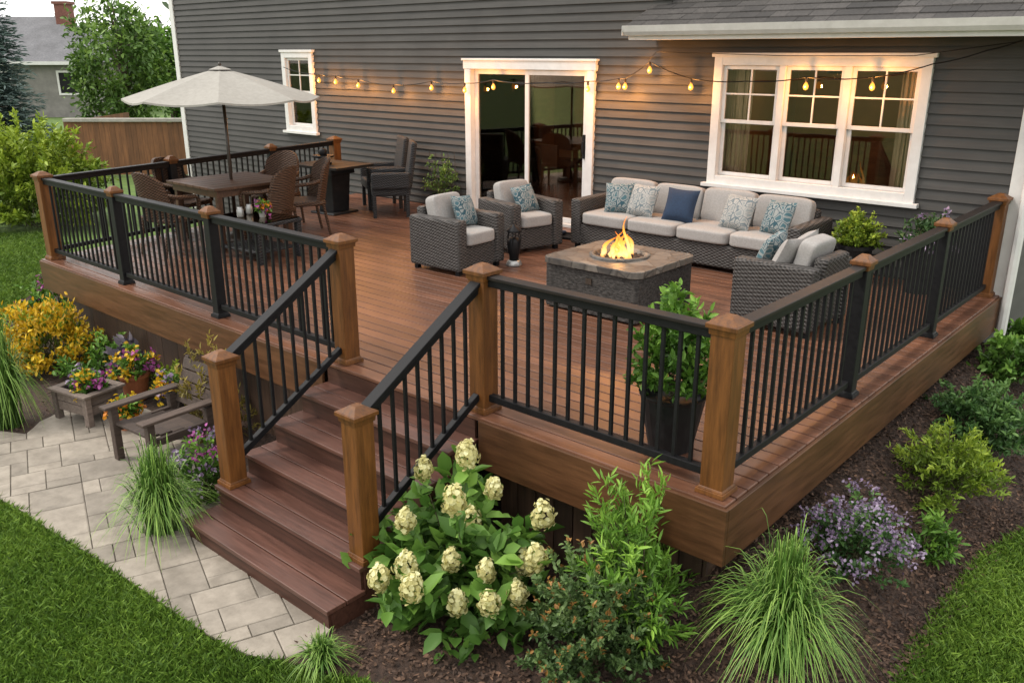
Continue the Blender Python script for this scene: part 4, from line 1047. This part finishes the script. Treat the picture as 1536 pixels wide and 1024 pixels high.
# garden chair and planter box
def garden_chair(root, mt, wd=.56, zs=.80):
    b = MB(); sz = .345*zs+.03
    for i in range(5): b.box(-wd/2+.04, wd/2-.04, -.27+i*.108, -.27+i*.108+.096, sz-i*.012, sz+.022-i*.012)
    b.build('seat', mt, root, bevel=.004)
    b = MB(); Mx = TR_(0, .25, sz-.04, rad(-20))
    for i in range(4): b.box(-wd/2+.05, wd/2-.05, -.012, .012, .08+i*.096, .08+i*.096+.085, Mx)
    for sx in (-1, 1): b.box(sx*(wd/2-.05)-.025, sx*(wd/2-.05)+.025, .013, .045, -.05, .47, Mx)
    b.build('backrest', mt, root, bevel=.004)
    ah = .53*zs+.02
    for sx in (-1, 1):
        MB().box(sx*(wd/2-.02)-.03, sx*(wd/2-.02)+.03, -.29, -.23, 0, ah).build('leg', mt, root, bevel=.004)
        MB().box(sx*(wd/2-.02)-.03, sx*(wd/2-.02)+.03, .22, .28, 0, ah-.03).build('leg', mt, root, bevel=.004)
        MB().box(sx*(wd/2-.01)-.05, sx*(wd/2-.01)+.05, -.34, .33, ah+.001, ah+.025).build('armrest', mt, root, bevel=.006)
        MB().box(sx*(wd/2-.02)-.018, sx*(wd/2-.02)+.018, -.228, .218, sz-.065, sz-.005).build('side_rail', mt, root, bevel=.004)
g1 = thing('garden_chair', 'brown slatted wooden garden chair with backrest and empty seat on the pavers', 'chair', (-6.36, 2.97, .028), rad(4)); garden_chair(g1, M['brown_old'])
P2 = Vector((-7.66, 2.93, .028)); g2 = thing('planter_box', 'low weathered wooden planter box on legs left of the garden chair', 'planter box', P2, rad(12))
b = MB(); zt = .27; hx, hy = .22, .17
for k in range(2):
    za, zb = .09+k*.09, .09+k*.09+.084
    b.box(-hx,hx,-hy,-hy+.02,za,zb); b.box(-hx,hx,hy-.02,hy,za,zb); b.box(-hx,-hx+.02,-hy+.021,hy-.021,za,zb); b.box(hx-.02,hx,-hy+.021,hy-.021,za,zb)
b.build('side_boards', M['grey_old'], g2, bevel=.003)
b = MB(); b.box(-hx-.04,hx+.04,-hy-.04,-hy+.035,zt,zt+.022); b.box(-hx-.04,hx+.04,hy-.035,hy+.04,zt,zt+.022); b.box(-hx-.04,-hx+.035,-hy+.036,hy-.036,zt,zt+.022); b.box(hx-.035,hx+.04,-hy+.036,hy-.036,zt,zt+.022); b.build('rim', M['grey_old'], g2, bevel=.004)
MB().box(-hx+.022,hx-.022,-hy+.022,hy-.022,.11,.24).build('soil', M['soil'], g2)
for sx in (-1, 1):
    for sy in (-1, 1): MB().box(sx*(hx-.008)-.028, sx*(hx-.008)+.028, sy*(hy-.008)-.028, sy*(hy-.008)+.028, 0, zt-.001).build('leg', M['grey_old'], g2, bevel=.004)
potted('flower_clump', 'clump of yellow and magenta flowers in the right half of the wooden planter box', inchair(P2, rad(12), .09, -.02, .23), 0, .01, .25, .22, 'green', (('yellow_blossoms','gold',slice(0,None,4)),('magenta_blossoms','pink',slice(1,None,4))), 'terra', cat='flowers')
potted('flower_clump', 'clump of violet flowers in the left half of the wooden planter box', inchair(P2, rad(12), -.10, .04, .23), 0, .01, .22, .18, 'green', (('violet_blossoms','purple',s0),), 'black_pot', cat='flowers')
potted('flower_tub', 'dark tub of yellow and orange flowers behind the empty garden chair', Vector((-6.98, 3.44, .02)), .17, .26, .46, .24, 'green', (('yellow_blossoms','gold',slice(0,None,3)),('orange_blossoms','orange',slice(1,None,5)),('purple_blossoms','purple',slice(2,None,5))), 'black_pot')
potted('flower_tub', 'terracotta tub of yellow and magenta flowers behind the wooden planter box', Vector((-7.78, 3.42, .02)), .14, .25, .42, .30, 'green', (('yellow_blossoms','gold',slice(0,None,3)),('magenta_blossoms','pink',slice(2,None,5))), 'terra')
potted('flower_pot', 'small terracotta pot of orange flowers standing between planter box and garden chair', Vector((-7.14, 3.02, .026)), .085, .15, .24, .16, 'green', (('orange_blossoms','orange',slice(0,None,4)),('yellow_blossoms','gold',slice(1,None,5))), 'terra')
P = G(197, 572); root = thing('ornamental_kale', 'purple grey broad leaved plant behind the brown garden chair', 'plant', P); B, E = branches(.40,.40,26); foliage(root, 'foliage', B, E, 7, .12, .085, LM['kale'], t0=.5)
# far left
shrub('large_yellow_shrub', 'large yellow green bush on the lawn at the far left', 'shrub', 62, 338, 225, 192, 190, 70, .12, .055, 'yel', t0=.3, tb=.08)
def tree(name, label, P, H, cr, ch, nclump, nl, L, ml, trunk=.14):
    root = thing(name, label, 'tree', P)
    b = MB(); b.tube([(0,0,0),(.05,0,H*.3),(0,.06,H*.6),(.03,0,H*.9)], [trunk,trunk*.8,trunk*.5,trunk*.15], 8)
    cs = []
    for i in range(nclump):
        v = nrm(rng.normal(0,1,3)); r = rng.uniform(.35,1.0)**.6
        c = np.array([v[0]*cr*r, v[1]*cr*r, H-ch/2+v[2]*ch/2*r]); cs.append(c)
        if i % 3 == 0: b.tube([(0,0,max(H*.2, c[2]-ch*.25)), (c[0]*.5,c[1]*.5,c[2]-ch*.08), tuple(c)], [trunk*.4,trunk*.22,trunk*.06], 5)
    b.build('trunk', M['bark'], root)
    cs = np.array(cs); cl = rng.uniform(.7,1.2,(nclump,1,1))
    X = cs[:,None,:]+rng.normal(0,1,(nclump,nl,3))*np.array([.15*cr,.15*cr,.065*ch])*cl
    D = nrm(nrm(X-cs[:,None,:])*.6+rng.normal(0,.7,X.shape)); N = nrm(rng.normal(0,.6,X.shape)+np.array([0,0,1.]))
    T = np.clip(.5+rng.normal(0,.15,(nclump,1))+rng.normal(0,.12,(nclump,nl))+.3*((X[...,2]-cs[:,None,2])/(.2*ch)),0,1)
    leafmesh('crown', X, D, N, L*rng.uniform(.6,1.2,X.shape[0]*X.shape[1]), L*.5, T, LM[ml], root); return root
tree('deciduous_tree', 'large leafy green tree rising behind the cedar fence', fr(29, -12.5), 5.0, 1.35, 4.4, 64, 110, .19, 'tree')
tree('deciduous_tree', 'smaller leafy green tree close to the white house corner board', fr(33, -12.5), 4.0, 1.0, 3.2, 40, 110, .19, 'green')
def spruce(label, P, H, Rr):
    root = thing('blue_spruce', label, 'tree', P); MB().tube([(0,0,0),(0,0,H)], [.16,.02], 8).build('trunk', M['bark'], root)
    Ps, Ds, Ts = [], [], []; z = .35
    while z < H-.1:
        r = Rr*(1-z/H)**.85+.05; nb = max(6, int(16*(1-z/H))+5)
        for k in range(nb):
            a = R.random()*2*PI; L = r*R.uniform(.75,1.1); n = int(34*L/Rr)+8; t = np.sort(rng.random(n)); bt = R.gauss(0,.1)
            o = np.array([math.cos(a),math.sin(a),0]); s = np.array([-math.sin(a),math.cos(a),0])
            lat = rng.normal(0,1,n)*L*.14*(1.1-t)
            p = o*(L*t)[:,None]+s*lat[:,None]; p[:,2] += z-.22*L*t**1.3+.1*L*t**3+rng.normal(0,.03,n)
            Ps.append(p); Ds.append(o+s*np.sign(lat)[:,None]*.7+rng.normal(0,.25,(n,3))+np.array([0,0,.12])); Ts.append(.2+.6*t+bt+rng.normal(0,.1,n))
        z += .16
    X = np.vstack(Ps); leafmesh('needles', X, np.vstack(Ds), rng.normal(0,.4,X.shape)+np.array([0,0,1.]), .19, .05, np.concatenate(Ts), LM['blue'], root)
spruce('blue green spruce at the far left edge', fr(25.5, -14.6), 6.4, 1.5)
# cedar fence
fn = thing('cedar_fence', 'brown cedar board fence with pale top rail beyond the lawn', 'fence', fr(23.5, -10, 0), YAW)
b = MB(); x = -1.75
while x < 5: b.box(x, x+.135, -.012, .012, .05, 1.42+R.uniform(-.006,.006)); x += .14
b.build('boards', M['fence'], fn)
MB().box(-1.8, 5.05, -.10, .10, 1.43, 1.52).build('top_rail', M['fencecap'], fn, bevel=.01)
for x in (-1.78, .6, 3.0, 5.0): MB().box(x-.06, x+.06, .013, .13, 0, 1.43).build('post', M['fence'], fn)
f2 = thing('cedar_fence', 'short return of the brown fence running away from its left end', 'fence', fr(23.5, -11.8, 0), YAW+PI/2)
b = MB(); x = 0.1
while x < 4: b.box(x, x+.135, -.012, .012, .05, 1.42); x += .14
b.build('boards', M['fence'], f2)
# neighbour
nh = thing('neighbour_house', 'distant grey house with hipped roof and brick chimney', 'house', fr(46, -25.6), YAW)
MB().box(-7, 4.1, 0, 8, 0, 2.75).build('wall', M['nwall'], nh)
b = MB(); b.add([(-7.5,-.5,2.7),(4.6,-.5,2.7),(4.6,8.5,2.7),(-7.5,8.5,2.7),(-3.4,4,5.0),(1.0,4,5.0)], [(0,1,5,4),(1,2,5),(2,3,4,5),(3,0,4)]); rf = b.build('roof', M['nroof'], nh)
b = MB(); b.box(1.3, 1.95, 3.2, 4.0, 4.2, 5.6); b.box(1.22, 2.03, 3.12, 4.08, 5.6, 5.74); b.build('chimney', M['brick'], rf)
MB().box(-7.5, 4.62, -.56, -.5, 2.58, 2.74).build('gutter', M['white'], nh)
for x in (2.5, -1.0):
    b = MB(); frame_box(b, x, x+1.2, 1.1, 2.3, .1, -.06, .02); wn = b.build('window', M['white'], nh); MB().box(x+.09, x+1.11, -.02, -.01, 1.19, 2.21).build('pane', M['black'], wn)
# distant woods
def woods():
    Ps = []; Ts = []
    for i in range(240):
        f = R.uniform(62,85); c = fr(f, R.uniform(-.72,-.25)*f, 0); zt = R.uniform(.5,3.6)
        n = 60; q = rng.normal(0,1,(n,3))*np.array([1.3,1.3,.8])+np.array([c.x,c.y,zt]); Ps.append(q); Ts.append(rng.normal(.25+.06*zt,.16,n))
    X = np.vstack(Ps); X[:,2] = np.maximum(X[:,2],.1)
    o = leafmesh('distant_woods', X, rng.normal(0,1,X.shape), rng.normal(0,1,X.shape), .7, .45, np.concatenate(Ts), LM['far'])
    tag(o, 'dark band of distant trees behind the neighbouring house', 'woods', kind='stuff')
woods()
